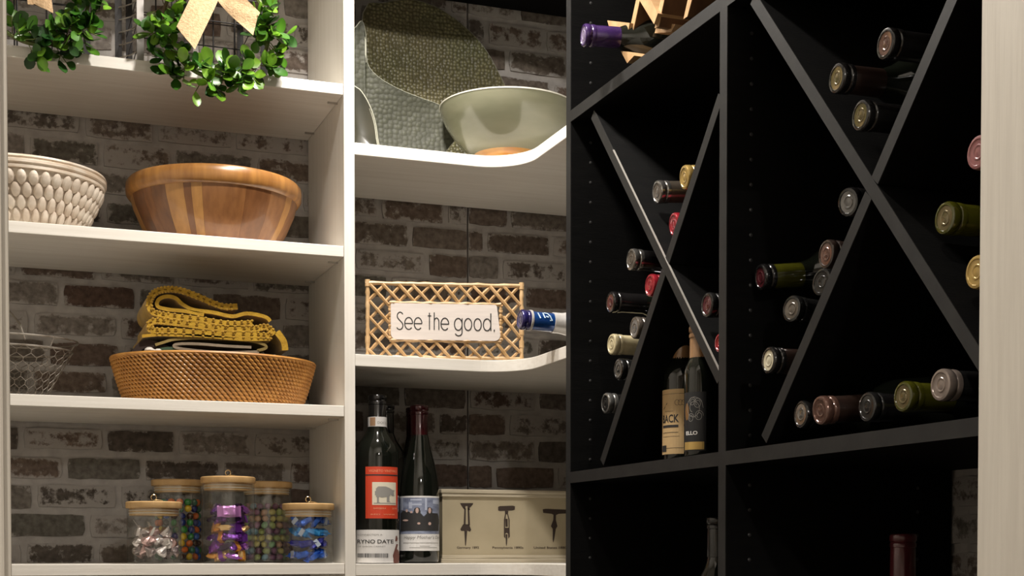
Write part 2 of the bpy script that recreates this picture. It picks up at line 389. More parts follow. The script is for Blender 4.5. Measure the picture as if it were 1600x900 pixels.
# ------------------------------------------------------------------ corner shelves, L-shaped with a rounded inner corner
XB = 0.883
def corner_outline(r=0.085):
    pts = [(0.584, YB - 0.008), (0.584, YF), (XB - r, YF)]
    for i in range(1, 12):
        a = PI / 2 - i * PI / 24; pts.append((XB - r + r * math.cos(a), YF - r + r * math.sin(a)))
    pts += [(XB, YF - r), (XB, 2.1315), (XR - 0.006, 2.1315), (XR - 0.006, YB - 0.008)]
    return pts
u = thing('corner_shelving_unit', (0.9, 2.45, FL), 'white L-shaped corner shelves with a rounded inner edge', 'shelving')
for z in (-0.36, -0.023, 0.334, 0.691):
    MB().prism(corner_outline(), lambda a, b, c: (a, b, c), z - 0.0205, z).build('shelf', WHITE, u, bevel=0.001)
MB().prism(corner_outline(), lambda a, b, c: (a, b, c), 1.065, 1.084).build('top_shelf', BLACK, u, bevel=0.001)['label'] = 'black topmost corner shelf'

# ------------------------------------------------------------------ black wine unit
bu = thing('black_wine_cabinet', (1.05, 1.6, FL), 'black melamine wine cabinet with X dividers and bottles', 'cabinet')
def vpanel(y0, y1):
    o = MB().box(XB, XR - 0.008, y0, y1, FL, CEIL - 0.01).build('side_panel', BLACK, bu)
    MB().box(XB - 0.0012, XB - 0.0001, y0, y1, FL, CEIL - 0.01).build('edge_band', EDGE, o); return o
PAN = [vpanel(2.112, 2.130), vpanel(1.597, 1.616), vpanel(1.072, 1.0845)]
PK = 0.032
for pi_, yf in ((0, 2.112), (1, 1.597)):
    m = MB()
    for xx in (XB + 0.034, XR - 0.008 - 0.055):
        for k in range(-8, 33):
            z = 0.02 + k * PK
            if z > 1.1: continue
            c = Vector((xx, yf, z))
            ring = [(xx + 0.0026 * math.cos(t * PI / 4), yf - 0.0004, z + 0.0026 * math.sin(t * PI / 4)) for t in range(8)]
            m.add(ring + [(xx, yf - 0.0012, z)], [(t, (t + 1) % 8, 8) for t in range(8)])
    h = m.build('peg_hole_row', M('peg_sleeve', (0.03, 0.03, 0.03), 0.4), PAN[pi_]); h['kind'] = 'stuff'
for (y0, y1) in ((1.616, 2.112), (1.0845, 1.597)):
    for z in (0.127, 0.708):
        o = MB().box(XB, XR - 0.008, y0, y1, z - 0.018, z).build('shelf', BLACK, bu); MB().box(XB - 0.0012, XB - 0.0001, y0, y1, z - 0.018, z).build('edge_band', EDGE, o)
    MB().box(XR - 0.010, XR - 0.006, y0, y1, 0.127, 1.10).build('back_panel', BLACKH, bu)
def board(y0, z0, y1, z1, th=0.0155, x0=0.889, x1=XR - 0.012):
    d = Vector((y1 - y0, z1 - z0)).normalized(); n = Vector((-d.y, d.x)) * th / 2
    q = [(y0 + n.x, z0 + n.y), (y0 - n.x, z0 - n.y), (y1 - n.x, z1 - n.y), (y1 + n.x, z1 + n.y)]
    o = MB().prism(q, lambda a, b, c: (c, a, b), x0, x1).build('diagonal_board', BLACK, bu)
    MB().prism(q, lambda a, b, c: (c, a, b), x0 - 0.0012, x0 - 0.0001).build('edge_band', EDGE, o); return o
def xboards(fall, rise, ylo, yhi, zlo, zhi, worn=False):  # worn: adds the pale strip that stands in for the lamp's highlight
    # fall: goes down towards the camera side (smaller y); rise: the other one, cut in two at the crossing
    (ya, za), (yb, zb) = fall; s1 = (zb - za) / (yb - ya); f1 = lambda y: za + (y - ya) * s1
    (yc, zc_), (yd, zd) = rise; s2 = (zd - zc_) / (yd - yc); f2 = lambda y: zc_ + (y - yc) * s2
    g1 = lambda z: ya + (z - za) / s1; g2 = lambda z: yc + (z - zc_) / s2
    m_ = 0.009
    t = min(yhi - m_, g1(zhi - m_)); b = max(ylo + m_, g1(zlo + m_))
    fb = board(b, f1(b), t, f1(t))
    if worn:  # lamp highlight along the upper edge, as a pale strip
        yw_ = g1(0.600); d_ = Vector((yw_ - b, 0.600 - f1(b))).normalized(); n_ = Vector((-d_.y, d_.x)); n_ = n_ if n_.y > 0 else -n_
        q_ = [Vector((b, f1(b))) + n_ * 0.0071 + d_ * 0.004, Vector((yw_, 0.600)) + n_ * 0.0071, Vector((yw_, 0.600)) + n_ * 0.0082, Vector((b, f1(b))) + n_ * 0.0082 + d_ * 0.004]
        MB().prism([(v.x, v.y) for v in q_], lambda a, b_, c: (c, a, b_), 0.8868, 0.8895).build('bare_arris', M('bare_board_edge', (0.30, 0.285, 0.26), 0.4), fb)  # pale strip: the lamp's highlight along the upper edge, put into colour
    yx = (za - zc_ - ya * s1 + yc * s2) / (s2 - s1)
    ext = 0.0083 / math.hypot(1, s2)
    lo_, hi_ = max(ylo + m_, g2(zhi - m_)), min(yhi - m_, g2(zlo + m_))
    if yx - ext > lo_: board(lo_, f2(lo_), yx - ext, f2(yx - ext))
    if yx + ext < hi_: board(yx + ext, f2(yx + ext), hi_, f2(hi_))
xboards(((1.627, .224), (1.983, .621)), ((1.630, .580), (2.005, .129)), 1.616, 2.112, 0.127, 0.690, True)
xboards(((1.120, .191), (1.503, .634)), ((1.158, .539), (1.521, .126)), 1.0845, 1.597, 0.127, 0.690)
# ------------------------------------------------------------------ left unit: wire baskets and wreaths (top shelf)
Z1 = SH[3]
def wire_basket(x0, x1, y0, y1, z0, h, label, straps, ladder=False):
    t = thing('wire_basket', ((x0 + x1) / 2, (y0 + y1) / 2, z0), label, 'basket', 'dark wire baskets on the top shelf')
    for (x, y, m) in straps: MB().box(x - 0.0055, x + 0.0055, y - 0.0015, y + 0.0015, z0, z0 + h).build('corner_post', m, t)
    k = 0
    while 0.0012 + k * 0.0205 < h:
        z = z0 + 0.0012 + k * 0.0205
        MB().tube([(x0, y0, z), (x1, y0, z), (x1, y1, z), (x0, y1, z)], 0.0011, 5, True).build('wire_ring', DARKWIRE, t); k += 2
        for zz in (z, z + 0.0205) if ladder else (): MB().tube([(x0 - 0.030, y0 + 0.05, zz), (x0 - 0.012, y0 + 0.03, zz + 0.001), (x0, y0 + 0.001, zz + 0.001)], 0.0011, 5).build('side_wire', LIGHTWIRE, t)
    for i in range(1, 4):
        x = x0 + (x1 - x0) * i / 4
        MB().tube([(x, y0, z0 + h), (x, y0, z0 + 0.001), (x, y1, z0 + 0.001), (x, y1, z0 + h)], 0.0015, 5).build('upright_wire', DARKWIRE, t)
    return t
wire_basket(0.234, 0.436, 2.365, 2.60, Z1, 0.23, 'dark wire basket behind the wreath with two burlap tails', [(0.234, 2.365, GREYSTRAP), (0.204, 2.415, DARKWIRE), (0.238, 2.60, DARKWIRE), (0.434, 2.60, DARKWIRE), (0.434, 2.365, DARKWIRE)], True)
wire_basket(-0.06, 0.152, 2.38, 2.60, Z1, 0.23, 'dark wire basket behind the wreath cut off by the door frame', [(-0.06, 2.38, DARKWIRE), (0.152, 2.38, DARKWIRE), (0.152, 2.60, DARKWIRE), (-0.06, 2.60, DARKWIRE)])

def leaf_material(name, a, b, c):
    m = bpy.data.materials.new(name); m.use_nodes = True; t = m.node_tree; p = t.nodes['Principled BSDF']
    p.inputs['Roughness'].default_value = 0.32; p.inputs['Specular IOR Level'].default_value = 0.5
    oi = nd(t, 'ShaderNodeObjectInfo'); col = ramp(t, oi.outputs['Random'], [(0.0, a), (0.5, b), (1.0, c)])
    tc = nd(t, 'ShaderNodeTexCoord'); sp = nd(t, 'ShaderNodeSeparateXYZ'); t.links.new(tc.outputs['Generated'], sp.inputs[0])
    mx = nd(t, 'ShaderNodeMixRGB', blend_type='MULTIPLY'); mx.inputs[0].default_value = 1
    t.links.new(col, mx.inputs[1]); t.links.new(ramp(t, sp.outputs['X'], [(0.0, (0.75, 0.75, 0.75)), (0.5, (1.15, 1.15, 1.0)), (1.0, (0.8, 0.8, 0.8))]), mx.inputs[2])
    t.links.new(mx.outputs[0], p.inputs['Base Color'])
    tr = nd(t, 'ShaderNodeBsdfTranslucent'); t.links.new(col, tr.inputs[0]); ms = nd(t, 'ShaderNodeMixShader'); ms.inputs[0].default_value = 0.25
    t.links.new(p.outputs[0], ms.inputs[1]); t.links.new(tr.outputs[0], ms.inputs[2]); t.links.new(ms.outputs[0], t.nodes['Material Output'].inputs[0])
    return m
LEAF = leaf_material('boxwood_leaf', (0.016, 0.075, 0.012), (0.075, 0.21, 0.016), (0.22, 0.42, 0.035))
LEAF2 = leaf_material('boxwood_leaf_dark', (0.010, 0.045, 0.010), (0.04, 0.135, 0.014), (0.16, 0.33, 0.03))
VINE = M('vine_stem', (0.10, 0.14, 0.03), 0.6, col2=(0.12, 0.08, 0.04), nscale=30)
def leaf_mesh(L, W, cup, seed):
    rr = random.Random(seed); mb = MB(); vs = []; fs = []
    prof = [(0.0, 0.08), (0.18, 0.55), (0.42, 0.98), (0.68, 1.0), (0.88, 0.66), (1.0, 0.12)]
    for (t, wd) in prof:
        for s in (-1, 0, 1):
            vs.append((s * wd * W / 2, t * L, cup * L * (0.5 * t * t) + (0.10 * W if s else 0) * wd))
    for j in range(len(prof) - 1):
        for i in range(2): fs.append((j * 3 + i, j * 3 + i + 1, j * 3 + i + 4, j * 3 + i + 3))
    n = len(vs); vs += [(a, b, c - 0.0005) for a, b, c in vs]; fs += [tuple(reversed([q + n for q in f_])) for f_ in fs]
    mb.add(vs, fs); return mb.mesh('leaf', True)
LM = [leaf_mesh(0.0265, 0.0180, 0.35, 1), leaf_mesh(0.0225, 0.0160, 0.1, 2), leaf_mesh(0.0275, 0.0160, 0.55, 3), leaf_mesh(0.021, 0.0155, -0.2, 4)]
BURLAP = M('burlap', (0.50, 0.345, 0.195), 0.9, col2=(0.40, 0.265, 0.14), nscale=220, bump=0.5, bscale=420)
def wreath(c, R, tube_r, n, label, lm, seed, arc=(0, 2 * PI), tails=()):
    t = thing('boxwood_wreath', c, label, 'wreath', 'boxwood wreaths on the top shelf')
    MB().tube([(R * math.cos(a * PI / 24), 0, R * math.sin(a * PI / 24)) for a in range(48)], 0.0035, 6, True).build('vine_ring', VINE, t, True, local=True)
    rr = random.Random(seed); mb = MB(); cnt = 0
    while cnt < n:
        # a sprig: short stem off the ring with leaf pairs
        a = rr.uniform(-3.75, 0.6) if rr.random() < 0.9 else rr.uniform(0.6, 2.5); ph = rr.uniform(-PI, PI)
        er = Vector((math.cos(a), 0, math.sin(a))); et = Vector((-math.sin(a), 0, math.cos(a))); ey = Vector((0, -1, 0))
        out = (er * math.cos(ph) + ey * math.sin(ph))
        if out.y > 0.45: continue
        d = (out * 0.8 + et * rr.choice((-1, 1)) * rr.uniform(0.2, 0.9) + Vector((0, 0, -0.25))).normalized()
        base = er * R + out * 0.004; ln = tube_r * rr.uniform(0.45, 0.95)
        tip = base + d * ln
        mb.tube([base, (base + tip) / 2 + Vector((0, 0, -0.001)), tip], 0.0008, 4)
        k = rr.randint(3, 5)
        for q in range(k):
            f = 0.35 + 0.65 * q / (k - 1); p = base.lerp(tip, f)
            side = d.cross(Vector((rr.uniform(-1, 1), rr.uniform(-1, 1), rr.uniform(-1, 1)))).normalized()
            y = (d * (0.35 if q < k - 1 else 1.2) + side * 0.9).normalized()
            nz = (Vector((rr.uniform(-.6, .6), -0.75, 0.55 + rr.uniform(-.5, .5)))); nz = (nz - y * nz.dot(y)).normalized()
            x = y.cross(nz)
            rot = Matrix((x, y, nz)).transposed()
            if p.y + y.y * 0.02 > 0.042: y.y *= -1
            sc = rr.uniform(0.8, 1.08)
            o = inst('leaf', rr.choice(LM), lm, t, p, rot, (sc, sc, sc)); cnt += 1
    st = mb.build('sprig_stems', VINE, t, local=True); st['kind'] = 'stuff'
    skew = -1
    for nm, pts, wd in tails:
        nrm = []
        # pts: (x, y, z, twist) relative to the wreath centre
        P = catmull([p[:3] for p in pts], 5); vs = []; fs = []
        for i, p in enumerate(P):
            d = (P[min(i + 1, len(P) - 1)] - P[max(i - 1, 0)]).normalized()
            f = i / (len(P) - 1) * (len(pts) - 1); tw = pts[min(int(f), len(pts) - 1)][3] * (1 - f % 1) + pts[min(int(f) + 1, len(pts) - 1)][3] * (f % 1)
            s = d.cross(Vector((math.sin(tw), -math.cos(tw), 0))).normalized() * wd / 2
            nn = s.cross(d).normalized(); last = i == len(P) - 1 and nm == 'bow_tail'
            for j in range(5):
                e = -1 + j / 2
                q = p + s * e + nn * 0.0012 * math.sin(j * 2.1 + i * .8) + (d * 0.009 * skew * e if last else Vector())
                vs.append(q)
            nrm.append(nn)
        n0 = len(vs)
        vs += [v + nrm[k // 5] * 0.0012 for k, v in enumerate(vs[:n0])]
        for i in range(len(P) - 1):
            for j in range(4):
                q = (i * 5 + j, i * 5 + j + 1, i * 5 + j + 6, i * 5 + j + 5); fs.append(q); fs.append(tuple(reversed([k + n0 for k in q])))
            for j in (0, 4): fs.append((i * 5 + j, (i + 1) * 5 + j, (i + 1) * 5 + j + n0, i * 5 + j + n0))
        for i in (0, len(P) - 1):
            for j in range(4): fs.append((i * 5 + j, i * 5 + j + 1, i * 5 + j + 1 + n0, i * 5 + j + n0))
        MB().add(vs, fs).build(nm, BURLAP, t, True, local=True); skew = -skew
    return t
wc = at(339, 41, Y=2.318)
def rel(x, y, Y, c): p = at(x, y, Y=Y) - c; return (p.x, p.y, p.z)
K = rel(338, -38, 2.296, wc)
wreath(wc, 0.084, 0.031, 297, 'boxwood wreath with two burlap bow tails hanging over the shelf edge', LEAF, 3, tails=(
    ('bow_tail', [(*K, 0.0), (*rel(328, -20, 2.282, wc), 0.15), (*rel(314, 10, 2.276, wc), 0.2), (*rel(290, 60, 2.272, wc), 0.0)], 0.039),
    ('bow_tail', [(*K, 0.0), (*rel(348, -18, 2.284, wc), -0.2), (*rel(366, 5, 2.278, wc), -0.3), (*rel(400, 37, 2.274, wc), -0.1)], 0.036),
    ('bow_loop', [(*K, 0.0), (*rel(300, -62, 2.272, wc), 0.5), (*rel(280, -50, 2.268, wc), 1.0), (*rel(296, -30, 2.28, wc), .4), (*K, 0.0)], 0.030),
    ('bow_loop', [(*K, 0.0), (*rel(376, -62, 2.272, wc), 0.5), (*rel(396, -50, 2.268, wc), 1.0), (*rel(380, -30, 2.28, wc), .4), (*K, 0.0)], 0.030)))
wc2 = at(56, -10, Y=2.330)
K2 = rel(62, -70, 2.31, wc2)
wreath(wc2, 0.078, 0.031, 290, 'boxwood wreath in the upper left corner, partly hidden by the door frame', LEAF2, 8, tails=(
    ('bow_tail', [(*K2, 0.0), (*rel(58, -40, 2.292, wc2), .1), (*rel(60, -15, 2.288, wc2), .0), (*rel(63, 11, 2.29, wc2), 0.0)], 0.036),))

# ------------------------------------------------------------------ left unit: bowls (second shelf)
Z2 = SH[2]
CARVED = M('whitewashed_wood', (0.74, 0.66, 0.56), 0.7, col2=(0.60, 0.50, 0.40), nscale=22, stretch=(1, 1, 3), bump=0.25, bscale=60)
CARVED2 = M('whitewashed_rim', (0.66, 0.53, 0.40), 0.6, col2=(0.78, 0.70, 0.60), nscale=30, stretch=(1, 1, 5), bump=0.2)
bc = (0.050, 2.488, Z2)
t = thing('carved_bowl', bc, 'whitewashed wooden bowl carved with rows of petals, beside the door frame', 'bowl')
RB = lambda z: 0.088 + (0.134 - 0.088) * (z / 0.088) ** 0.85
MB().lathe([(0, 0.006), (0.086, 0.0), (0.088, 0.003), (0.100, 0.02), (0.112, 0.045), (0.128, 0.078), (0.132, 0.088), (0.127, 0.088), (0.106, 0.045), (0.082, 0.012), (0, 0.011)], 48).build('body', CARVED, t, True, local=True)
MB().lathe([(0.129, 0.084), (0.136, 0.086), (0.1365, 0.090), (0.1345, 0.0915), (0.139, 0.094), (0.1395, 0.0985), (0.137, 0.100), (0.1395, 0.1025), (0.138, 0.106), (0.131, 0.1065), (0.126, 0.103), (0.127, 0.086)], 56, close=True).build('rim', CARVED2, t, True, local=True)
mb = MB()
for row in range(4):
    z = 0.073 - row * 0.0180; n = 44
    for k in range(n):
        a = 2 * PI * (k + 0.5 * (row % 2)) / n
        r = RB(z) + 0.0005; sl = math.atan2(0.046, 0.088)
        rot = Matrix.Rotation(a, 3, 'Z') @ Matrix.Rotation(sl, 3, 'Y')
        mb.ell((r * math.cos(a), r * math.sin(a), z), (0.0055, 0.0074 * (r / 0.12), 0.0125), rot, 8, 6)
o = mb.build('carved_petals', CARVED, t, True, local=True); o['kind'] = 'stuff'
# acacia bowl of staves
woods = [M('acacia_a', (0.29, 0.125, 0.042), 0.38, col2=(0.21, 0.085, 0.028), nscale=14, stretch=(6, 6, 0.8), coat=0.35), M('acacia_b', (0.23, 0.095, 0.034), 0.38, col2=(0.17, 0.068, 0.024), nscale=14, stretch=(6, 6, 0.8), coat=0.35),
         M('acacia_c', (0.47, 0.235, 0.068), 0.38, col2=(0.36, 0.17, 0.05), nscale=14, stretch=(6, 6, 0.8), coat=0.35), M('acacia_d', (0.13, 0.055, 0.024), 0.38, col2=(0.19, 0.08, 0.03), nscale=14, stretch=(6, 6, 0.8), coat=0.35)]
RIMW = M('acacia_rim', (0.43, 0.20, 0.05), 0.33, col2=(0.28, 0.12, 0.032), nscale=16, stretch=(4, 4, 0.6), coat=0.45)
bc = (0.370, 2.490, Z2)
t = thing('wooden_salad_bowl', bc, 'brown acacia wood salad bowl with staves and thick rim', 'bowl')
prof = [(0.100, 0.0), (0.108, 0.012), (0.124, 0.040), (0.137, 0.070), (0.1415, 0.088), (0.128, 0.088), (0.112, 0.045), (0.092, 0.014), (0.0, 0.012), (0.0, 0.0)]
aa = -PI; seq = [0.34, 0.16, 0.11, 0.09, 0.13, 0.62, 0.22, 0.30]; mi = [1, 0, 3, 2, 2, 0, 1, 0]
# angles measured so that the broad plain stave faces the doorway
start = math.radians(-172); edges = [start]
order = [(0.30, 3), (0.16, 1), (0.22, 3), (0.24, 2), (0.09, 1), (0.13, 2), (0.52, 0), (0.34, 1), (0.30, 0), (0.15, 2), (0.40, 0)]
a = start
for wd, mi_ in order:
    MB().lathe(prof, max(3, int(wd / 0.07)), a + 0.001, a + wd - 0.001, close=True).build('stave', woods[mi_], t, True, local=True); a += wd
rest = start + 2 * PI - a; k = 12
for i in range(k):
    MB().lathe(prof, 4, a + 0.001, a + rest / k - 0.001, close=True).build('stave', woods[i % 3], t, True, local=True); a += rest / k
MB().lathe([(0.1395, 0.087), (0.1455, 0.089), (0.1490, 0.094), (0.1500, 0.104), (0.1490, 0.113), (0.1450, 0.118), (0.138, 0.1185), (0.132, 0.112), (0.130, 0.088)], 72, close=True).build('rim', RIMW, t, True, local=True)

# ------------------------------------------------------------------ left unit: third shelf
Z3 = SH[1]
# small farmhouse wire basket
t = thing('chicken_wire_basket', (0.03, 2.50, Z3), 'weathered chicken wire basket with an arched handle on the brick side', 'basket')
A0, B0, H0 = 0.112, 0.085, 0.102
def ov(a, f): return Vector((0.03 + (0.055 + (A0 - 0.055) * f) * math.cos(a), 2.50 + (0.05 + (B0 - 0.05) * f) * math.sin(a), Z3 + 0.002 + H0 * f))
for f, nm, r in ((1.0, 'rim_wire', 0.0017), (0.84, 'rim_wire', 0.0017), (0.0, 'base_wire', 0.0015)):
    MB().tube([ov(2 * PI * i / 28, f) for i in range(28)], r, 5, True).build(nm, LIGHTWIRE, t)
mb = MB(); n = 26; rows = 7
for j in range(rows):
    for i in range(n):
        a1 = 2 * PI * (i + 0.5 * (j % 2)) / n; f0 = 0.84 * j / rows; f1 = 0.84 * (j + 0.45) / rows; f2 = 0.84 * (j + 1) / rows
        p, q = ov(a1, f0), ov(a1, f1)
        mb.tube([p, q], 0.0006, 4)
        for s in (-1, 1): mb.tube([q, ov(a1 + s * PI / n, f2)], 0.0006, 4)
o = mb.build('wire_mesh', LIGHTWIRE, t); o['kind'] = 'stuff'
for a in (0.3, -0.9, -1.9, 2.4):
    MB().tube([ov(a, 0.84), ov(a, 0.92), ov(a, 1.02)], 0.0013, 5).build('rim_stay', LIGHTWIRE, t)
MB().tube([Vector((0.055, 2.43, Z3 + 0.097)), Vector((0.048, 2.45, Z3 + 0.125)), Vector((0.032, 2.47, Z3 + 0.148)), Vector((0.005, 2.50, Z3 + 0.158)), Vector((-0.02, 2.54, Z3 + 0.145)), Vector((-0.03, 2.57, Z3 + 0.098))], 0.0016, 6).build('handle', LIGHTWIRE, t, True)

# woven rattan basket
RAT = M('rattan', (0.52, 0.245, 0.052), 0.5, col2=(0.38, 0.16, 0.03), nscale=40, coat=0.15)
RATD = M('rattan_core', (0.18, 0.085, 0.025), 0.7)
bx, by = 0.368, 2.487
t = thing('woven_basket', (bx, by, Z3), 'oval honey brown rattan basket holding folded cloths', 'basket')
HA = 0.078
def bo(f): return 0.150 + 0.026 * f ** 0.8, 0.106 + 0.024 * f ** 0.8
mb = MB()
pr_ = [(0.0, 0.003)] + [(1.0, 0.003)]
vs = []; fs = []; N = 64
rings = [(f, 0.0) for f in (0, .25, .5, .75, 1)] + [(f, 0.006) for f in (1, .5, 0.06)]
for (f, ins) in rings:
    a_, b_ = bo(f)
    for i in range(N):
        q = 2 * PI * i / N; vs.append((bx + (a_ - 0.003 - ins) * math.cos(q), by + (b_ - 0.003 - ins) * math.sin(q), Z3 + 0.002 + HA * f))
for j in range(len(rings) - 1):
    for i in range(N): fs.append((j * N + i, j * N + (i + 1) % N, (j + 1) * N + (i + 1) % N, (j + 1) * N + i))
fs.append(tuple(range(N))); fs.append(tuple((len(rings) - 1) * N + i for i in range(N)))
MB().add(vs, fs).build('basket_wall', RATD, t, True)
mb = MB(); rows = 13; n = 104
for j in range(rows):
    f = (j + 0.5) / rows; a_, b_ = bo(f)
    for i in range(n):
        q = 2 * PI * (i + 0.37 * j) / n
        p = (bx + (a_ - 0.0015) * math.cos(q), by + (b_ - 0.0015) * math.sin(q), Z3 + 0.003 + HA * f)
        tg = math.atan2(b_ * math.cos(q), -a_ * math.sin(q))
        rot = Matrix.Rotation(tg, 3, 'Z') @ Matrix.Rotation(math.radians(30), 3, 'Y')
        mb.ell(p, (0.0068, 0.0030, 0.0025), rot, 6, 4)
o = mb.build('woven_strands', RAT, t, True); o['kind'] = 'stuff'
a_, b_ = bo(1.0)
MB().tube([(bx + (a_ - 0.002) * math.cos(2 * PI * i / 64), by + (b_ - 0.002) * math.sin(2 * PI * i / 64), Z3 + 0.003 + HA) for i in range(64)], 0.0032, 6, True).build('rim_coil', RAT, t, True)

# folded cloths in the basket: each one a thick band of cloth folded in the x-z plane and running back in y
def band(pts, th, y0, y1, px=True, sub=4, taper=None):
    P = [at(170 + u_ / 4.285, 430 + v_ / 4.285, Y=2.41) for u_, v_ in pts] if px else [Vector((a, 0, b)) for a, b in pts]
    P = catmull([(p.x, 0, p.z) for p in P], sub); n = len(P); L = []; Rr = []
    for i, p in enumerate(P):
        d = (P[min(i + 1, n - 1)] - P[max(i - 1, 0)]).normalized(); nn = Vector((-d.z, 0, d.x)) * th / 2
        L.append(p + nn); Rr.append(p - nn)
    mb = MB(); vs = []; ys = [y0, y0 - 0.0018, y0 - 0.0018, y0]
    ny = 7
    for k in range(ny):
        y = y0 + (y1 - y0) * k / (ny - 1); sh = 0.0 if k == 0 else 0.0015 * math.sin(k * 1.7)
        for i in range(n): vs.append((L[i].x + sh, y, L[i].z + sh))
        for i in range(n): vs.append((Rr[i].x + sh, y, Rr[i].z + sh))
    fs = []; W = 2 * n
    for k in range(ny - 1):
        for i in range(n - 1):
            fs.append((k * W + i, k * W + i + 1, (k + 1) * W + i + 1, (k + 1) * W + i))
            fs.append((k * W + n + i, (k + 1) * W + n + i, (k + 1) * W + n + i + 1, k * W + n + i + 1))
        fs.append((k * W, (k + 1) * W, (k + 1) * W + n, k * W + n)); fs.append((k * W + n - 1, k * W + 2 * n - 1, (k + 1) * W + 2 * n - 1, (k + 1) * W + n - 1))
    for k in (0, ny - 1):
        for i in range(n - 1): fs.append((k * W + i, k * W + i + 1, k * W + n + i + 1, k * W + n + i))
    mb.add(vs, fs); return mb, P
MUST = M('mustard_knit', (0.60, 0.36, 0.028), 0.9, col2=(0.46, 0.26, 0.018), nscale=60, bump=0.6, bscale=260, sheen=0.3)
MUSTD = M('mustard_knit_gap', (0.20, 0.11, 0.01), 0.95)
t = thing('knit_throw', (bx, 2.43, Z3 + 0.15), 'folded mustard yellow knit throw on top of the cloth stack', 'blanket')
folds = [([(865, 205), (760, 205), (600, 140), (480, 98), (380, 92), (305, 118), (272, 185), (300, 245), (400, 268), (600, 292), (800, 322), (965, 318)], 0.0100),
         ([(1085, 305), (1050, 275), (930, 252), (830, 272), (700, 245), (570, 228), (495, 190), (450, 150), (390, 138), (335, 160), (330, 205), (400, 226), (520, 238), (640, 262)], 0.0062),
         ([(1110, 395), (1060, 345), (960, 358), (720, 350), (470, 318), (300, 305), (280, 345), (300, 368), (450, 372), (700, 392), (960, 398), (1090, 405)], 0.0105),
         ([(1130, 375), (1175, 440), (1185, 500)], 0.011), ([(225, 405), (330, 395), (450, 398), (640, 405), (900, 428), (1090, 425)], 0.005)]
STI = MB(); GAP = MB()
for pts, th in folds:
    mb, P = band(pts, th, 2.415, 2.56); mb.build('fold', MUST, t, True)
    if th > 0.008 and len(pts) > 5:
        acc = 0
        for i in range(1, len(P)):
            seg = (P[i] - P[i - 1]); acc += seg.length
            if acc > 0.0088:
                acc = 0; d = seg.normalized(); ang = math.atan2(d.z, d.x)
                rot = Matrix.Rotation(-ang, 3, 'Y')
                GAP.ell((P[i].x, 2.4143, P[i].z), (0.0030, 0.0012, 0.0011), rot, 6, 4)
        acc = 0
        for i in range(1, len(P)):
            seg = (P[i] - P[i - 1]); acc += seg.length
            if acc > 0.0045:
                acc = 0; d = seg.normalized(); nn = Vector((-d.z, 0, d.x)) * th * 0.42
                for s in (-1, 1): STI.ell(P[i] + nn * s + Vector((0, 2.4150, 0)), (0.0026, 0.0026, 0.0022), None, 6, 4)
o = STI.build('knit_stitches', MUST, t, True); o['kind'] = 'stuff'
o = GAP.build('stitch_gaps', MUSTD, t); o['kind'] = 'stuff'
KHAKI = M('khaki_linen', (0.34, 0.25, 0.085), 0.9, col2=(0.27, 0.19, 0.06), nscale=40, bump=0.3, bscale=300)
t = thing('khaki_napkin', (bx, 2.43, Z3 + 0.09), 'khaki linen napkin folded under the mustard throw', 'napkin')
band([(315, 462), (360, 448), (450, 424), (620, 416), (800, 424), (960, 436), (1040, 458), (1060, 482), (1000, 500)], 0.0045, 2.418, 2.555)[0].build('fold', KHAKI, t, True)
TAUPE = M('taupe_linen', (0.36, 0.28, 0.20), 0.9, col2=(0.28, 0.22, 0.155), nscale=40, bump=0.3, bscale=300)
t = thing('taupe_napkin', (bx, 2.43, Z3 + 0.08), 'taupe linen napkin folded in layers below the khaki one', 'napkin')
band([(960, 478), (800, 470), (600, 455), (470, 456), (440, 470), (480, 486), (640, 505), (800, 512), (1010, 508)], 0.0045, 2.418, 2.55)[0].build('fold', TAUPE, t, True)
BROWN = M('dark_brown_cloth', (0.035, 0.020, 0.015), 0.9, bump=0.3)
t = thing('dark_brown_cloth', (bx - 0.1, 2.43, Z3 + 0.08), 'dark brown cloth bunched at the left of the stack', 'cloth')
band([(190, 530), (205, 480), (260, 448), (330, 462), (400, 490), (440, 520)], 0.012, 2.425, 2.53)[0].build('fold', BROWN, t, True)
GREEN = M('green_white_towel', (0.06, 0.105, 0.06), 0.9, bump=0.3); WHT = M('white_terry', (0.72, 0.68, 0.62), 0.9, bump=0.4)
t = thing('green_towel', (bx, 2.43, Z3 + 0.02), 'green kitchen towel with white edging lying lowest in the basket', 'towel')
z0, z1 = Z3 + 0.007, at(300, 549, Y=2.41).z
MB().box(bx - 0.115, bx + 0.118, 2.44, 2.55, z0, z1 - 0.006).build('fold', GREEN, t, True, bevel=0.006)
band([(330, 500), (420, 488), (560, 510), (700, 528), (900, 535), (1100, 545)], 0.007, 2.42, 2.55)[0].build('fold', GREEN, t, True)
band([(190, 535), (230, 530), (330, 534), (460, 542), (600, 548), (900, 545), (1120, 540)], 0.005, 2.414, 2.55)[0].build('hem', WHT, t, True)
mb = MB(); p = at(170 + 272 / 4.285, 430 + 505 / 4.285, Y=2.412); mb.ell(p, (0.0085, 0.012, 0.006), None, 8, 6); p = at(170 + 330 / 4.285, 430 + 512 / 4.285, Y=2.412); mb.ell(p, (0.007, 0.012, 0.005), None, 8, 6)
mb.tube([at(170 + u_ / 4.285, 430 + v_ / 4.285, Y=2.412) for u_, v_ in ((300, 505), (345, 520), (400, 540), (440, 548))], 0.003, 6)
mb.build('white_trim', WHT, t, True)
mb = MB()
for u_, v_ in ((472, 522), (582, 530)):
    p = at(170 + u_ / 4.285, 430 + v_ / 4.285, Y=2.4175); mb.box(p.x - 0.0012, p.x + 0.0012, 2.4165, 2.42, p.z - 0.003, p.z + 0.003)
mb.build('white_stripe', WHT, t)['kind'] = 'stuff'
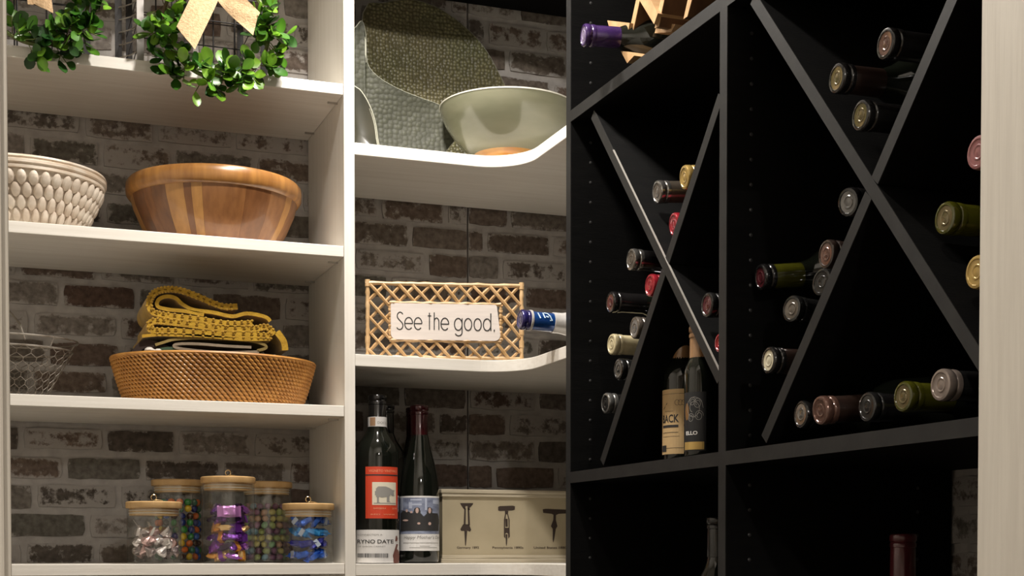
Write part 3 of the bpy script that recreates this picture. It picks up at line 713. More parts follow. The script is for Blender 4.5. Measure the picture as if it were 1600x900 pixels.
# ------------------------------------------------------------------ left unit: jars of sweets (bottom shelf)
Z4 = SH[0]
BAMBOO = M('bamboo_lid', (0.62, 0.40, 0.18), 0.5, col2=(0.52, 0.32, 0.13), nscale=14, stretch=(1, 8, 1), coat=0.1)
GASKET = M('clear_gasket', (0.70, 0.62, 0.50), 0.35, spec=0.6)
HOOK = M('brass_hook', (0.75, 0.60, 0.36), 0.22, 1.0)
def jar(px, Y, R, H, label, hook=True):
    x = at(px, 860, Y=Y).x; t = thing('glass_jar', (x, Y, Z4), label, 'jar', 'glass jars with bamboo lids')
    hb = H - 0.017
    MB().lathe([(0.0, 0.0), (R - 0.002, 0.0), (R, 0.002), (R, hb)], 40).build('glass_body', JARGLASS, t, True, local=True)
    ld = MB().lathe([(0, hb), (R + 0.0008, hb), (R + 0.0018, hb + 0.0015), (R + 0.0018, hb + 0.0095), (R, hb + 0.011), (0, hb + 0.011)], 40).lathe([(0, hb - 0.012), (R - 0.004, hb - 0.012), (R - 0.004, hb)], 40).build('lid', BAMBOO, t, True, local=True)
    mb = MB()
    for dz in (-0.0035, -0.008): mb.lathe([(R - 0.0042, hb + dz - 0.0015), (R - 0.0026, hb + dz), (R - 0.0042, hb + dz + 0.0015)], 40)
    mb.build('seal_ring', GASKET, ld, True, local=True)['kind'] = 'stuff'
    if hook:
        z = hb + 0.011
        MB().lathe([(0.0045, z), (0.0045, z + 0.0012), (0, z + 0.0012)], 12).tube([(0.0, 0, z), (0, 0, z + 0.003)] + [(0.0045 * math.sin(a), 0, z + 0.0075 - 0.0045 * math.cos(a)) for a in [0.3 + i * 0.5 for i in range(12)]], 0.0009, 6).tube([(0.003, 0, z + 0.0035), (0.010, 0.001, z + 0.003), (0.015, 0.002, z + 0.002)], 0.001, 6).build('hook', HOOK, ld, True, local=True)
    return Vector((x, Y, Z4 + 0.004))
J1 = jar(241, 2.402, 0.0440, 0.1085, 'short glass jar of foil wrapped chocolates, leftmost of the jars')
J2 = jar(278, 2.555, 0.0440, 0.153, 'tall glass jar of bright coloured candies behind the foil jar', False)
J3 = jar(357, 2.405, 0.0440, 0.152, 'tall glass jar of purple and orange wrapped candy in the middle')
J4 = jar(417, 2.535, 0.0440, 0.151, 'tall glass jar of pastel candy eggs behind the blue jar', False)
J5 = jar(482, 2.402, 0.0430, 0.1085, 'short glass jar of blue wrapped candies beside the shelf upright')
rr = random.Random(21)
def fill(J, R, h, rad, step, fn, inner=True, z0=0.0):
    """candies resting in rings against the glass, layer on layer"""
    z = rad + z0; k = 0
    while z < h:
        for r_ in ([R - 0.0026 - rad] + ([R - 0.0026 - rad - step * 0.98] if inner and R - 0.004 - rad - step > rad else [])):
            n = int(2 * PI * r_ / step); a0 = rr.uniform(0, 1) + 0.5 * k
            for i in range(n):
                a = a0 + 2 * PI * i / n
                if math.sin(a) > 0.30: continue        # the far half cannot be seen
                if r_ < R - 0.0026 - rad - 1e-6 and z < h - 2.2 * rad: continue
                fn(J + Vector((r_ * math.cos(a), r_ * math.sin(a), z + rr.uniform(-.0006, .0006))), a)
        z += step * 0.86; k += 1
def rrot(): return (rr.uniform(0, 6.28), rr.uniform(0, 6.28), rr.uniform(0, 6.28))
BUT = MB().ell((0, 0, 0), (0.0066, 0.0066, 0.0052), None, 10, 7).mesh('candy', 'all')
EGG = MB().ell((0, 0, 0), (0.0056, 0.0056, 0.0068), None, 10, 7).mesh('candy_egg', 'all')
bright = [M('candy_' + n, c, 0.25, col2=tuple(x * .9 for x in c), coat=0.5) for n, c in (('yellow', (0.80, 0.55, 0.03)), ('blue', (0.02, 0.12, 0.50)), ('green', (0.04, 0.28, 0.05)), ('orange', (0.75, 0.17, 0.02)), ('darkgreen', (0.02, 0.16, 0.08)), ('brown', (0.06, 0.025, 0.015)), ('navy', (0.015, 0.03, 0.20)))]
def c_b(p, a): 
    m = rr.choice(bright); o = inst('candy', BUT, m, None, p, rrot()); tag(o, m.name[6:].replace('darkgreen', 'dark green') + ' coated candy in the tall jar behind the foil jar', 'candy', 'bright coated candies in a jar')
fill(J2, 0.0440, 0.112, 0.0066, 0.0140, c_b)
past = [M('egg_' + n, c, 0.4, col2=tuple(x * .8 for x in c), nscale=300) for n, c in (('mint', (0.30, 0.50, 0.27)), ('sky', (0.25, 0.42, 0.52)), ('lemon', (0.58, 0.52, 0.20)), ('mauve', (0.34, 0.17, 0.26)), ('peach', (0.58, 0.36, 0.24)), ('plum', (0.20, 0.09, 0.15)), ('sage', (0.38, 0.45, 0.16)))]
def c_p(p, a):
    m = rr.choice(past); o = inst('candy_egg', EGG, m, None, p, rrot()); tag(o, m.name[4:] + ' coloured candy egg in the tall jar behind the blue jar', 'candy', 'pastel candy eggs in a jar')
fill(J4, 0.0440, 0.100, 0.0062, 0.0132, c_p)
# foil chocolates: teardrop foil with a paper flag
def kiss_mesh(flag):
    mb = MB(); rk = random.Random(4 + flag)
    mb.lathe([(0, 0), (0.0085, 0.0005), (0.0105, 0.003), (0.0095, 0.0065), (0.0062, 0.0105), (0.003, 0.0145), (0.0012, 0.018), (0.0, 0.0185)], 10)
    mb.v = [(a * rk.uniform(.88, 1.1), b * rk.uniform(.88, 1.1), c) for a, b, c in mb.v]
    return mb.mesh('foil_chocolate', False)
KM = [kiss_mesh(0), kiss_mesh(1)]
FOIL = [M('foil_silver', (0.80, 0.74, 0.72), 0.28, 0.85, bump=0.4, bscale=300), M('foil_pink', (0.72, 0.48, 0.46), 0.3, 0.8, bump=0.4, bscale=300), M('foil_dark', (0.28, 0.23, 0.22), 0.3, 0.8, bump=0.4, bscale=300)]
PAPER = M('paper_flag', (0.85, 0.83, 0.80), 0.6)
FLG = MB().prism([(-0.002, 0), (0.002, 0), (0.0024, 0.012), (0.0005, 0.022), (-0.0024, 0.02)], lambda a, b, c: (a + 0.15 * b, c, b), -0.0002, 0.0002).mesh('paper_flag')
for lay in range(3):
    n = (9, 8, 4)[lay]
    for i in range(n):
        a = -PI - 0.15 + (PI + 0.3) * (i + 0.5 * (lay % 2)) / n; r_ = (0.029, 0.028, 0.022)[lay]
        p = J1 + Vector((r_ * math.cos(a), r_ * math.sin(a), 0.0115 + lay * 0.0165))
        m = rr.choice(FOIL[:2] if lay else FOIL)
        o = inst('foil_chocolate', KM[i % 2], m, None, p, (rr.uniform(-.9, .9), rr.uniform(-.9, .9), rr.uniform(0, 6)))
        tag(o, m.name[5:] + ' foil wrapped chocolate in the leftmost short jar', 'candy', 'foil chocolates in a jar')
        if lay and i % 2 == 0: inst('paper_flag', FLG, PAPER, o, (0, 0, 0.012), (rr.uniform(-.4, .4), rr.uniform(-.4, .4), rr.uniform(0, 3)))
# wrapped bars: a pillow with crimped fins
def bar_mesh(L, W, T, seed, twist=False):
    rk = random.Random(seed); mb = MB(); vs = []; st = [(-.5, .9, .05), (-.40, .95, .08), (-.36, .6 if twist else .9, .25), (-.25, 1, .95), (0, 1, 1), (.25, 1, .95), (.36, .6 if twist else .9, .25), (.40, .95, .08), (.5, .9, .05)]
    for (x, wy, tz) in st:
        for k in range(8):
            a = 2 * PI * k / 8 + PI / 8
            vs.append((x * L, math.copysign(abs(math.cos(a)) ** .6, math.cos(a)) * W / 2 * wy * rk.uniform(.9, 1.06), math.copysign(abs(math.sin(a)) ** .6, math.sin(a)) * T / 2 * tz * rk.uniform(.82, 1.1)))
    fs = [(j * 8 + k, j * 8 + (k + 1) % 8, (j + 1) * 8 + (k + 1) % 8, (j + 1) * 8 + k) for j in range(8) for k in range(8)] + [tuple(range(8)), tuple(64 + k for k in range(8))]
    mb.add(vs, fs); return mb.mesh('wrapped_candy', False)
def band_mesh(L, W, T): return MB().box(-L * .14, L * .14, -W * .52, W * .52, -T * .53, T * .53).mesh('wrapper_band')
WB = [bar_mesh(0.036, 0.019, 0.011, 1), bar_mesh(0.032, 0.017, 0.012, 2)]
WBAND = band_mesh(0.034, 0.018, 0.0115)
PUR = [M('wrap_purple', (0.16, 0.03, 0.30), 0.22, 0.55, bump=0.3), M('wrap_violet', (0.30, 0.08, 0.42), 0.22, 0.5, bump=0.3), M('wrap_dark', (0.035, 0.012, 0.05), 0.25, 0.4), M('wrap_orange', (0.75, 0.33, 0.05), 0.25, 0.45, bump=0.3), M('wrap_gold', (0.80, 0.52, 0.22), 0.25, 0.6, bump=0.3)]
for lay in range(6):
    for i in range(4):
        a = -PI + 0.2 + (PI - 0.4) * (i + (0.5 if lay % 2 else 0.15)) / 4
        p = J3 + Vector((0.0265 * math.cos(a), 0.0265 * math.sin(a), 0.009 + lay * 0.0155))
        m = PUR[3 + i % 2] if (lay in (0, 3) and i in (0, 1, 3)) else rr.choice(PUR[:3])
        o = inst('wrapped_candy', WB[i % 2], m, None, p, (rr.uniform(-.35, .35) + (1.2 if (lay + i) % 2 else 0), rr.uniform(-.45, .45), a + PI / 2 + rr.uniform(-.25, .25)), (0.9, 0.9, 0.9))
        tag(o, m.name[5:] + ' wrapped candy in the tall middle jar', 'candy', 'purple and orange candies in a jar')
        if (lay + i) % 2: inst('wrapper_band', WBAND, PUR[(lay + i) % 5], o, scale=(.9, 1, 1))
p = J3 + Vector((-0.004, -0.034, 0.083))
o = inst('wrapped_candy', bar_mesh(0.050, 0.026, 0.009, 9), M('wrap_pink', (0.50, 0.20, 0.50), 0.22, 0.5, bump=0.3), None, p, (1.45, 0.0, 0.05), (0.8, 0.8, 0.8)); tag(o, 'pink violet candy bar upright at the top of the tall middle jar', 'candy', 'purple and orange candies in a jar')
BLU = [M('wrap_blue', (0.02, 0.10, 0.48), 0.2, 0.5, bump=0.3), M('wrap_sky', (0.03, 0.26, 0.62), 0.2, 0.5, bump=0.3), M('wrap_indigo', (0.03, 0.035, 0.30), 0.22, 0.5, bump=0.3), M('wrap_silverblue', (0.55, 0.62, 0.75), 0.25, 0.7)]
WT = [bar_mesh(0.044, 0.017, 0.013, 5, True), bar_mesh(0.040, 0.018, 0.014, 6, True)]
WBAND2 = band_mesh(0.03, 0.017, 0.0132)
for lay in range(4):
    for i in range(4):
        a = -PI + 0.15 + (PI - 0.3) * (i + (0.5 if lay % 2 else 0.2)) / 4
        p = J5 + Vector((0.025 * math.cos(a), 0.025 * math.sin(a), 0.010 + lay * 0.0195))
        o = inst('wrapped_candy', WT[i % 2], BLU[(lay * 2 + i * 3) % 3], None, p, (rr.uniform(-.5, .5), rr.uniform(-.9, .9), a + PI / 2 + rr.uniform(-.3, .3)), (0.92, 0.92, 0.92))
        tag(o, ('blue', 'sky blue', 'indigo')[(lay * 2 + i * 3) % 3] + ' wrapped candy in the short jar beside the upright', 'candy', 'blue wrapped candies in a jar')
        if (lay + i) % 3 == 0: inst('wrapper_band', WBAND2, BLU[3], o)

# ------------------------------------------------------------------ corner, upper shelf: platters and bowl
ZU = 0.691
def dish(name, outline, ctr, Y0, lean, depth, th, mat, label, cat, rimmat=None, rim_r=0.0):
    """a shallow dish standing on edge: outline and centre in (x, z) of the place"""
    t = thing(name, (ctr[0], Y0, ZU), label, cat)
    O = [Vector((p.x, p.z)) for p in catmull([(a, 0, b) for a, b in outline], 3, True)]; c = Vector(ctr); n = len(O); rs = [0.25, 0.5, 0.72, 0.88, 1.0]
    def pos(q, s, off): return (q.x, Y0 + (q.y - ZU) * lean + depth * (1 - s * s) + off, q.y)
    vs = []; fs = []
    for side, off in ((0, 0.0), (1, th)):
        b0 = len(vs); vs.append(pos(c, 0, off))
        for s in rs:
            for q in O: vs.append(pos(c + (q - c) * s, s, off))
        for i in range(n): fs.append((b0, b0 + 1 + i, b0 + 1 + (i + 1) % n))
        for j in range(len(rs) - 1):
            for i in range(n):
                a = b0 + 1 + j * n + i; b = b0 + 1 + j * n + (i + 1) % n; fs.append((a, b, b + n, a + n))
    h = len(vs) // 2; e = 1 + (len(rs) - 1) * n
    for i in range(n): fs.append((e + i, e + (i + 1) % n, h + e + (i + 1) % n, h + e + i))
    MB().add(vs, fs).build('dish', mat, t, True)
    if rimmat: MB().tube([Vector(pos(q, 1, th / 2)) for q in O], rim_r, 6, True).build('rim', rimmat, t, True)
    return t
RIMG = M('pale_green_rim', (0.42, 0.42, 0.34), 0.3, coat=0.5)
px1 = [(570, 18), (600, 2), (640, -4), (670, 2), (695, 14), (722, 34), (746, 58), (763, 82), (778, 112), (789, 146)]
o1 = [(p.x, p.z) for p in (at(x, y, Y=2.585) for x, y in px1)] + [(0.925, 0.80), (0.90, 0.72), (0.86, 0.6935), (0.72, 0.6935), (0.665, 0.72), (0.648, 0.82)]
dish('olive_glass_platter', o1, (0.79, 0.86), 2.562, 0.10, 0.018, 0.006, DIMPLE, 'large olive dimpled glass platter leaning on the brick wall', 'platter', RIMG, 0.0022)
px2 = [(545, 54), (558, 40), (568, 30), (573, 52), (574, 96), (590, 119), (620, 138), (655, 153), (688, 166), (703, 186), (716, 208)]
o2 = [(p.x, p.z) for p in (at(x, y, Y=2.50) for x, y in px2)] + [(0.775, 0.715), (0.755, 0.6935), (0.63, 0.6935), (0.598, 0.72), (0.594, 0.85)]
dish('grey_green_platter', o2, (0.645, 0.765), 2.485, 0.09, 0.014, 0.006, DIMPLE2, 'grey green freeform glass platter in front of the olive platter', 'platter', RIMG, 0.0016)
DARKG = M('dark_glaze', (0.03, 0.032, 0.024), 0.3, col2=(0.055, 0.05, 0.035), nscale=14, coat=0.4)
p0 = at(590, 222, Y=2.42)
o3 = [(0.5955, 0.694), (0.5955, 0.803)] + [(p.x, p.z) for p in (at(x, y, Y=2.42) for x, y in ((560, 135), (570, 146), (580, 166), (587, 190), (590, 215)))] + [(p0.x, 0.6955)]
dish('arched_dark_dish', o3, (0.612, 0.735), 2.42, 0.08, 0.012, 0.005, DARKG, 'dark arched dish with a pale rim against the upright', 'dish', RIMG, 0.0024)
# sage bowl on an amber foot
SAGE = M('sage_glaze', (0.25, 0.245, 0.165), 0.25, col2=(0.17, 0.175, 0.11), nscale=7, stretch=(1, 1, 4), coat=0.6, lo=0.3, hi=0.7)
AMBER = M('amber_glaze', (0.52, 0.22, 0.045), 0.18, col2=(0.60, 0.32, 0.08), nscale=30, coat=0.6)
t = thing('sage_bowl', (0.886, 2.415, ZU), 'sage green glazed bowl with an amber foot on the corner shelf', 'bowl')
MB().lathe([(0.050, 0.017), (0.068, 0.024), (0.092, 0.045), (0.112, 0.073), (0.1225, 0.098), (0.1245, 0.107), (0.1225, 0.1075), (0.1195, 0.098), (0.106, 0.070), (0.084, 0.042), (0.05, 0.024), (0, 0.021)], 64).build('body', SAGE, t, True, local=True)
MB().lathe([(0.1223, 0.1055), (0.1252, 0.1062), (0.1252, 0.1080), (0.1232, 0.1092), (0.1210, 0.1080)], 64, close=True).build('rim', M('pale_rim', (0.72, 0.70, 0.60), 0.25, coat=0.5), t, True, local=True)
MB().lathe([(0, 0.0), (0.054, 0.0), (0.0565, 0.003), (0.0570, 0.012), (0.061, 0.0205), (0.0735, 0.0300), (0.068, 0.0285), (0.05, 0.0175), (0, 0.0175)], 56).build('foot', AMBER, t, True, local=True)

# ------------------------------------------------------------------ corner, middle shelf: rattan sign
ZM = 0.334
SA, SB = Vector((0.620, 2.402)), Vector((0.882, 2.336)); SD = (SB - SA); SL = SD.length; SD.normalize(); SN = Vector((SD.y, -SD.x))
def sg(u, v, w=0.0): p = SA + SD * u + SN * w; return (p.x, p.y, ZM + v)
SHH = 0.132
t = thing('rattan_sign', (*((SA + SB) / 2), ZM), 'rattan framed sign reading See the good on the corner shelf', 'sign')
RF = M('peeled_rattan', (0.66, 0.45, 0.24), 0.45, col2=(0.50, 0.31, 0.14), nscale=60, coat=0.2)
RF2 = M('rattan_slat', (0.60, 0.39, 0.20), 0.5, col2=(0.42, 0.25, 0.10), nscale=50)
rs_ = random.Random(2)
def cane(p, q, r=0.0034, knots=5):
    P = []; R_ = []
    n = 24
    for i in range(n + 1):
        f = i / n; P.append(Vector(sg(p[0] + (q[0] - p[0]) * f + rs_.uniform(-.0004, .0004), p[1] + (q[1] - p[1]) * f + rs_.uniform(-.0004, .0004), 0.0)))
        R_.append(r * (1.28 if i % (n // knots) == 1 else rs_.uniform(.95, 1.05)))
    MB().tube(P, R_, 8).build('frame_cane', RF, t, True)
cane((0, 0.0), (0, SHH)); cane((SL, 0.0), (SL, SHH)); cane((-0.004, SHH), (SL + 0.004, SHH)); cane((0, 0.0045), (SL, 0.0045), 0.0030)
for (u_, v_) in ((0, SHH), (SL, SHH), (0, 0.034), (SL, 0.052), (SL, 0.03)):
    MB().tube([sg(u_, v_ - 0.006), sg(u_, v_ + 0.006)], 0.0046, 8).build('cane_binding', RF, t, True)
BX0, BX1, BZ0, BZ1 = 0.040, 0.232, 0.034, 0.097
def slat(p, q, w, wd=0.0036):
    p, q = Vector(p), Vector(q); m = (p + q) / 2
    P = []
    for i in range(9):
        f = i / 8; c = p.lerp(q, f); P.append(Vector(sg(c.x, c.y, w + 0.002 * math.sin(f * PI))))
    MB().tube(P, [wd / 2 * rs_.uniform(.9, 1.1) for _ in P], 6).build('lattice_cane', RF2, t, True)
k = 0; sp = 0.0262
# diagonal lattice between the frame and the board on all four sides
for s in (1, -1):
    c0 = -SHH - 0.01 if s == 1 else -SHH + 0.002
    c = c0
    while c < SL + SHH:
        # line u = c + s*... clipped to the frame and cut out around the board
        pts = []
        N = 60; run = []
        for i in range(N + 1):
            v = 0.004 + (SHH - 0.006) * i / N; uu = c + (v if s == 1 else SHH - v) * 0.92
            inside = 0.002 < uu < SL - 0.002 and not (BX0 - 0.001 < uu < BX1 + 0.001 and BZ0 - 0.001 < v < BZ1 + 0.001)
            if inside: run.append((uu, v))
            if (not inside or i == N) and len(run) > 6:
                slat((run[0][0] + rs_.uniform(-.003, .003), run[0][1]), (run[-1][0] + rs_.uniform(-.003, .003), run[-1][1]), -0.0015 if s == 1 else 0.0015, rs_.uniform(0.0045, 0.0064)); run = []
            elif not inside: run = []
        c += sp
for (p, q) in (((BX0 - 0.002, BZ1 + 0.001), (BX1 + 0.002, BZ1 + 0.001)), ((BX0 - 0.002, BZ0 - 0.001), (BX1 + 0.002, BZ0 - 0.001)), ((BX0 - 0.001, BZ0), (BX0 - 0.001, BZ1)), ((BX1 + 0.001, BZ0), (BX1 + 0.001, BZ1))):
    n = 30; P = []; R_ = []
    for i in range(n + 1):
        f = i / n; P.append(Vector(sg(p[0] + (q[0] - p[0]) * f, p[1] + (q[1] - p[1]) * f, 0.004 + 0.001 * math.sin(i * 1.9)))); R_.append(0.0032 + 0.0008 * math.sin(i * 1.3))
    MB().tube(P, R_, 6).build('binding_cane', RF2, t, True)
rc = 0.010; poly = []
for (cx, cz, a0) in ((BX1 - rc, BZ1 - 0.004, 0), (BX0 + 0.004, BZ1 - 0.004, 1), (BX0 + rc, BZ0 + rc, 2), (BX1 - rc, BZ0 + rc, 3)):
    r2 = rc if a0 > 1 else 0.004
    for i in range(5): poly.append((cx + r2 * math.cos(a0 * PI / 2 + i * PI / 8), cz + r2 * math.sin(a0 * PI / 2 + i * PI / 8)))
brd = MB().prism(poly, lambda a, b, c: sg(a, b, c), 0.0035, 0.0075).build('board', M('white_board', (0.70, 0.63, 0.58), 0.5, col2=(0.64, 0.575, 0.53), nscale=30, stretch=(0.5, 1, 8)), t)
INK = M('black_ink', (0.012, 0.011, 0.011), 0.6)
def arc(cx, cy, rx, ry, a0, a1, n=14): return [(cx + rx * math.cos(math.radians(a0 + (a1 - a0) * i / n)), cy + ry * math.sin(math.radians(a0 + (a1 - a0) * i / n))) for i in range(n + 1)]
# hand-drawn thin letters; x in measured units across the board (0..847), x-height 1
def e_(a, b): c = (a + b) / 2; r = (b - a) / 2; return [[(a + 2, 0.50), (b, 0.50)], arc(c, 0.5, r, 0.5, 0, 318, 20)]
def o_(a, b): return [arc((a + b) / 2, 0.5, (b - a) / 2, 0.5, 0, 360, 24)]
letters = [arc(72, 1.12, 22, 0.31, 25, 215, 12) + [(62, 0.83), (80, 0.62)] + arc(68, 0.32, 25, 0.34, 50, -150, 12)]
letters += e_(107, 168) + e_(180, 239)
letters += [[(297, 1.42), (297, 0.0)], [(284, 1.16), (311, 1.16)]]
letters += [[(334, 1.46), (334, 0)], arc(352, 0.66, 18, 0.34, 180, 0, 10) + [(370, 0)]]
letters += e_(386, 446)
letters += o_(490, 549) + [[(549, 1.0), (549, -0.18)] + arc(522, -0.18, 27, 0.28, 0, -160, 10)]
letters += o_(567, 624) + o_(642, 698) + o_(714, 772) + [[(772, 1.46), (772, 0)]]
letters += [[(800, 0.10), (797, -0.06)]]
XH = 0.0208; XS = (BX1 - BX0) / 847
mb = MB()
for i, L_ in enumerate(letters):
    P = [(BX0 + a * XS, BZ0 + 0.0175 + b * XH) for a, b in L_]
    mb.ribbon(P, 0.0018, sg, 0.0078 + 0.00002 * i)
mb.build('lettering', INK, brd)['kind'] = 'stuff'

# ------------------------------------------------------------------ corner, lower shelf: corkscrew box
ZL = -0.023
BOXM = M('cream_box', (0.47, 0.40, 0.27), 0.6, col2=(0.42, 0.355, 0.235), nscale=14, bump=0.05)
BOXT = M('cream_box_moulding', (0.60, 0.53, 0.40), 0.55, col2=(0.36, 0.30, 0.20), nscale=16, stretch=(0.6, 1, 14), lo=0.45, hi=0.8)
x0 = at(689, 820, Y=2.455).x; x1 = x0 + 0.34; y0 = 2.455; y1 = 2.60; zt = at(690, 764, Y=2.455).z
t = thing('corkscrew_box', ((x0 + x1) / 2, (y0 + y1) / 2, ZL), 'cream wooden box printed with three antique corkscrews', 'box')
b_ = MB().box(x0 + 0.004, x1 - 0.004, y0 + 0.004, y1 - 0.004, ZL + 0.001, zt - 0.002).build('box_body', BOXM, t)
MB().box(x0, x1, y0 - 0.002, y1, zt - 0.0075, zt).build('top_moulding', BOXT, t, bevel=0.0015); MB().box(x0 + 0.002, x1 - 0.002, y0, y1, zt - 0.0135, zt - 0.0078).build('lower_lid_edge', BOXT, t, bevel=0.001)
MB().box(x0, x1, y0 - 0.002, y1, ZL, ZL + 0.008).build('base_moulding', BOXT, t, bevel=0.0015); MB().box(x0 + 0.002, x1 - 0.002, y0, y1, ZL + 0.0082, ZL + 0.0145).build('upper_base_edge', BOXT, t, bevel=0.001)
YP = y0 + 0.0036
def bxp(u_, v_): p = at(680 + u_ / 6.43, 750 + v_ / 6.43, Y=YP); return (p.x, p.z)
fnb = lambda a, b, c: (a, c, b)
PRN = M('dark_print', (0.045, 0.028, 0.02), 0.7)
def prn(mb, pts, w=YP): mb.add([(a, w, b) for a, b in (bxp(*q) for q in pts)], [tuple(range(len(pts)))])
m1 = MB()
prn(m1, [(250, 232), (382, 232), (378, 248), (345, 282), (352, 300), (325, 300), (325, 262), (305, 262), (302, 300), (285, 290), (258, 250)])
prn(m1, [(292, 285), (308, 285), (306, 450), (286, 450)]); prn(m1, [(325, 285), (342, 285), (350, 455), (330, 455)])
prn(m1, [(280, 445), (340, 445), (362, 500), (350, 520), (318, 508), (290, 512), (262, 512), (252, 495)]); prn(m1, [(292, 510), (322, 510), (310, 650), (305, 665), (300, 650)])
m2 = MB()
prn(m2, [(632, 270), (650, 262), (780, 258), (802, 264), (800, 298), (780, 305), (650, 312), (632, 306)]); prn(m2, [(700, 310), (735, 310), (730, 345), (702, 345)])
prn(m2, [(702, 340), (712, 340), (705, 400), (702, 480), (690, 490), (690, 400)]); prn(m2, [(722, 340), (732, 340), (748, 400), (748, 490), (738, 480), (736, 400)]); prn(m2, [(706, 390), (728, 390), (730, 470), (706, 470)])
prn(m2, [(690, 480), (748, 480), (750, 570), (735, 590), (732, 540), (716, 530), (704, 540), (705, 590), (690, 570)]); prn(m2, [(707, 545), (727, 545), (722, 640), (714, 668), (710, 640)])
m3 = MB()
prn(m3, [(1080, 295), (1110, 290), (1325, 298), (1360, 305), (1360, 335), (1240, 340), (1215, 352), (1188, 350), (1170, 340), (1085, 330)]); prn(m3, [(1188, 348), (1214, 348), (1212, 400), (1228, 465), (1212, 490), (1195, 600), (1186, 630), (1180, 600), (1180, 490), (1162, 465), (1186, 400)])
for m_, s_, u_, wd in ((m1, 'Germany 1892', 218, 222), (m2, 'Pennsylvania 1890s', 575, 310), (m3, 'United States 1880', 990, 330)):
    a, b = bxp(u_, 690); fit = bxp(u_ + wd, 690)[0] - a
    put_text(m_, s_, 0.006, a, b, lambda p, q, c: (p, c, q), YP - 0.0001, fit=fit, bold=0.01 * 0.006)
    o = m_.build('corkscrew_print', PRN, b_); o['kind'] = 'stuff'
# ------------------------------------------------------------------ wine bottles
GLASSB = M('dark_bottle_glass', (0.006, 0.007, 0.005), 0.06, col2=(0.005, 0.006, 0.004), spec=0.6, coat=0.3)
OLIVEG = M('olive_bottle_glass', (0.05, 0.05, 0.005), 0.12, col2=(0.04, 0.04, 0.004), spec=0.6, coat=0.3)
MESH = {}
def bottle_parts(R, H, shape):
    k = (round(R, 4), H, shape)
    if k in MESH: return MESH[k]
    s = R / 0.0375; h = H / 0.30
    if shape == 'bordeaux':
        pf = [(0, 0.004), (0.80, 0.0), (0.96, 0.003), (1, 0.009), (1, 0.188), (0.985, 0.197), (0.91, 0.209), (0.74, 0.221), (0.56, 0.231)]
    elif shape == 'slim':
        pf = [(0, 0.004), (0.80, 0.0), (0.96, 0.003), (1, 0.009), (1, 0.140), (0.95, 0.160), (0.80, 0.180), (0.62, 0.200), (0.50, 0.215), (0.42, 0.228)]
    else:
        pf = [(0, 0.004), (0.80, 0.0), (0.96, 0.003), (1, 0.009), (1, 0.130), (0.985, 0.147), (0.93, 0.165), (0.82, 0.185), (0.68, 0.205), (0.55, 0.224), (0.48, 0.238)]
    rn = min(0.0144, R * 0.62)
    pr2 = [(max(a * R, rn) if z > 0.19 else a * R, z * h) for a, z in pf] + [(rn + 0.0005, 0.246 * h), (rn, 0.256 * h), (rn, H - 0.004), (0, H - 0.004)]
    g = MB().lathe(pr2, 28).mesh('glass', True)
    zs = H - 0.058
    sl = MB().lathe([(rn + 0.0003, zs), (rn + 0.0012, zs + 0.0006), (rn + 0.0009, H - 0.018), (rn + 0.0005, H - 0.0168)], 24).mesh('capsule', True)
    lip = MB().lathe([(rn + 0.0004, H - 0.0172), (rn + 0.0017, H - 0.0166), (rn + 0.0019, H - 0.0125), (rn + 0.0012, H - 0.0112), (rn + 0.0007, H - 0.0105), (rn + 0.0012, H - 0.0097), (rn + 0.0022, H - 0.0085), (rn + 0.0022, H - 0.0025), (rn + 0.0012, H - 0.0006), (rn - 0.0008, H), (rn - 0.0016, H), (rn - 0.0022, H - 0.0008)], 24).mesh('cap_lip', True)
    top = MB().lathe([(rn - 0.0018, H - 0.0008), (rn * 0.55, H - 0.0010), (rn * 0.5, H - 0.0004), (rn * 0.42, H - 0.0004), (rn * 0.36, H - 0.0010), (rn * 0.15, H - 0.0006), (0, H - 0.0005)], 24).mesh('cap_top', True)
    MESH[k] = (g, sl, lip, top); return MESH[k]
def bottle(base, axis, R, H, shape, glass, sleeve, lip, top, label, group=None, name='wine_bottle'):
    rot = Vector((0, 0, 1)).rotation_difference(Vector(axis)).to_euler()
    t = thing(name, base, label, 'wine bottle', group, rot)
    g, s, l, c = bottle_parts(R, H, shape)
    gb = inst('glass', g, glass, t)
    if sleeve: inst('capsule', s, sleeve, t)
    inst('cap_lip', l, lip, t); inst('cap_top', c, top, t)
    return t
def CM(name, c, rough=0.28, metal=0.35): return M('capsule_' + name, tuple(x * .8 for x in c), rough * 0.7, metal, col2=tuple(x * .6 for x in c), nscale=60, coat=0.6, bump=0.05, bscale=400)
kBLACK = CM('black', (0.012, 0.011, 0.011), 0.3, 0.1); kDARK = CM('charcoal', (0.020, 0.0195, 0.019), 0.35); kRED = CM('red', (0.42, 0.02, 0.035), 0.35, 0.3)
kGOLD = CM('gold', (0.62, 0.42, 0.13), 0.35, 0.4); kBRN = CM('brown', (0.075, 0.06, 0.045), 0.4, 0.2); kGREY = CM('grey', (0.20, 0.195, 0.185), 0.3, 0.5); kSIL = CM('silver', (0.40, 0.385, 0.36), 0.22, 0.85)
kMAR = CM('maroon', (0.12, 0.022, 0.030), 0.3); kTAUPE = CM('taupe', (0.16, 0.135, 0.11), 0.35); kCREAM = CM('cream', (0.72, 0.62, 0.38), 0.45, 0.05); kCOP = CM('copper', (0.20, 0.105, 0.08), 0.28, 0.5)
kOLG = CM('olive_gold', (0.25, 0.20, 0.095), 0.28, 0.6); kCHOC = CM('chocolate', (0.028, 0.015, 0.011), 0.4, 0.1); kPINKB = CM('rose_beige', (0.36, 0.29, 0.25), 0.32, 0.4); kPINK = CM('pink', (0.34, 0.13, 0.13), 0.4, 0.1); kCR2 = CM('ivory', (0.80, 0.74, 0.55), 0.4, 0.05); kOLV = OLIVEG
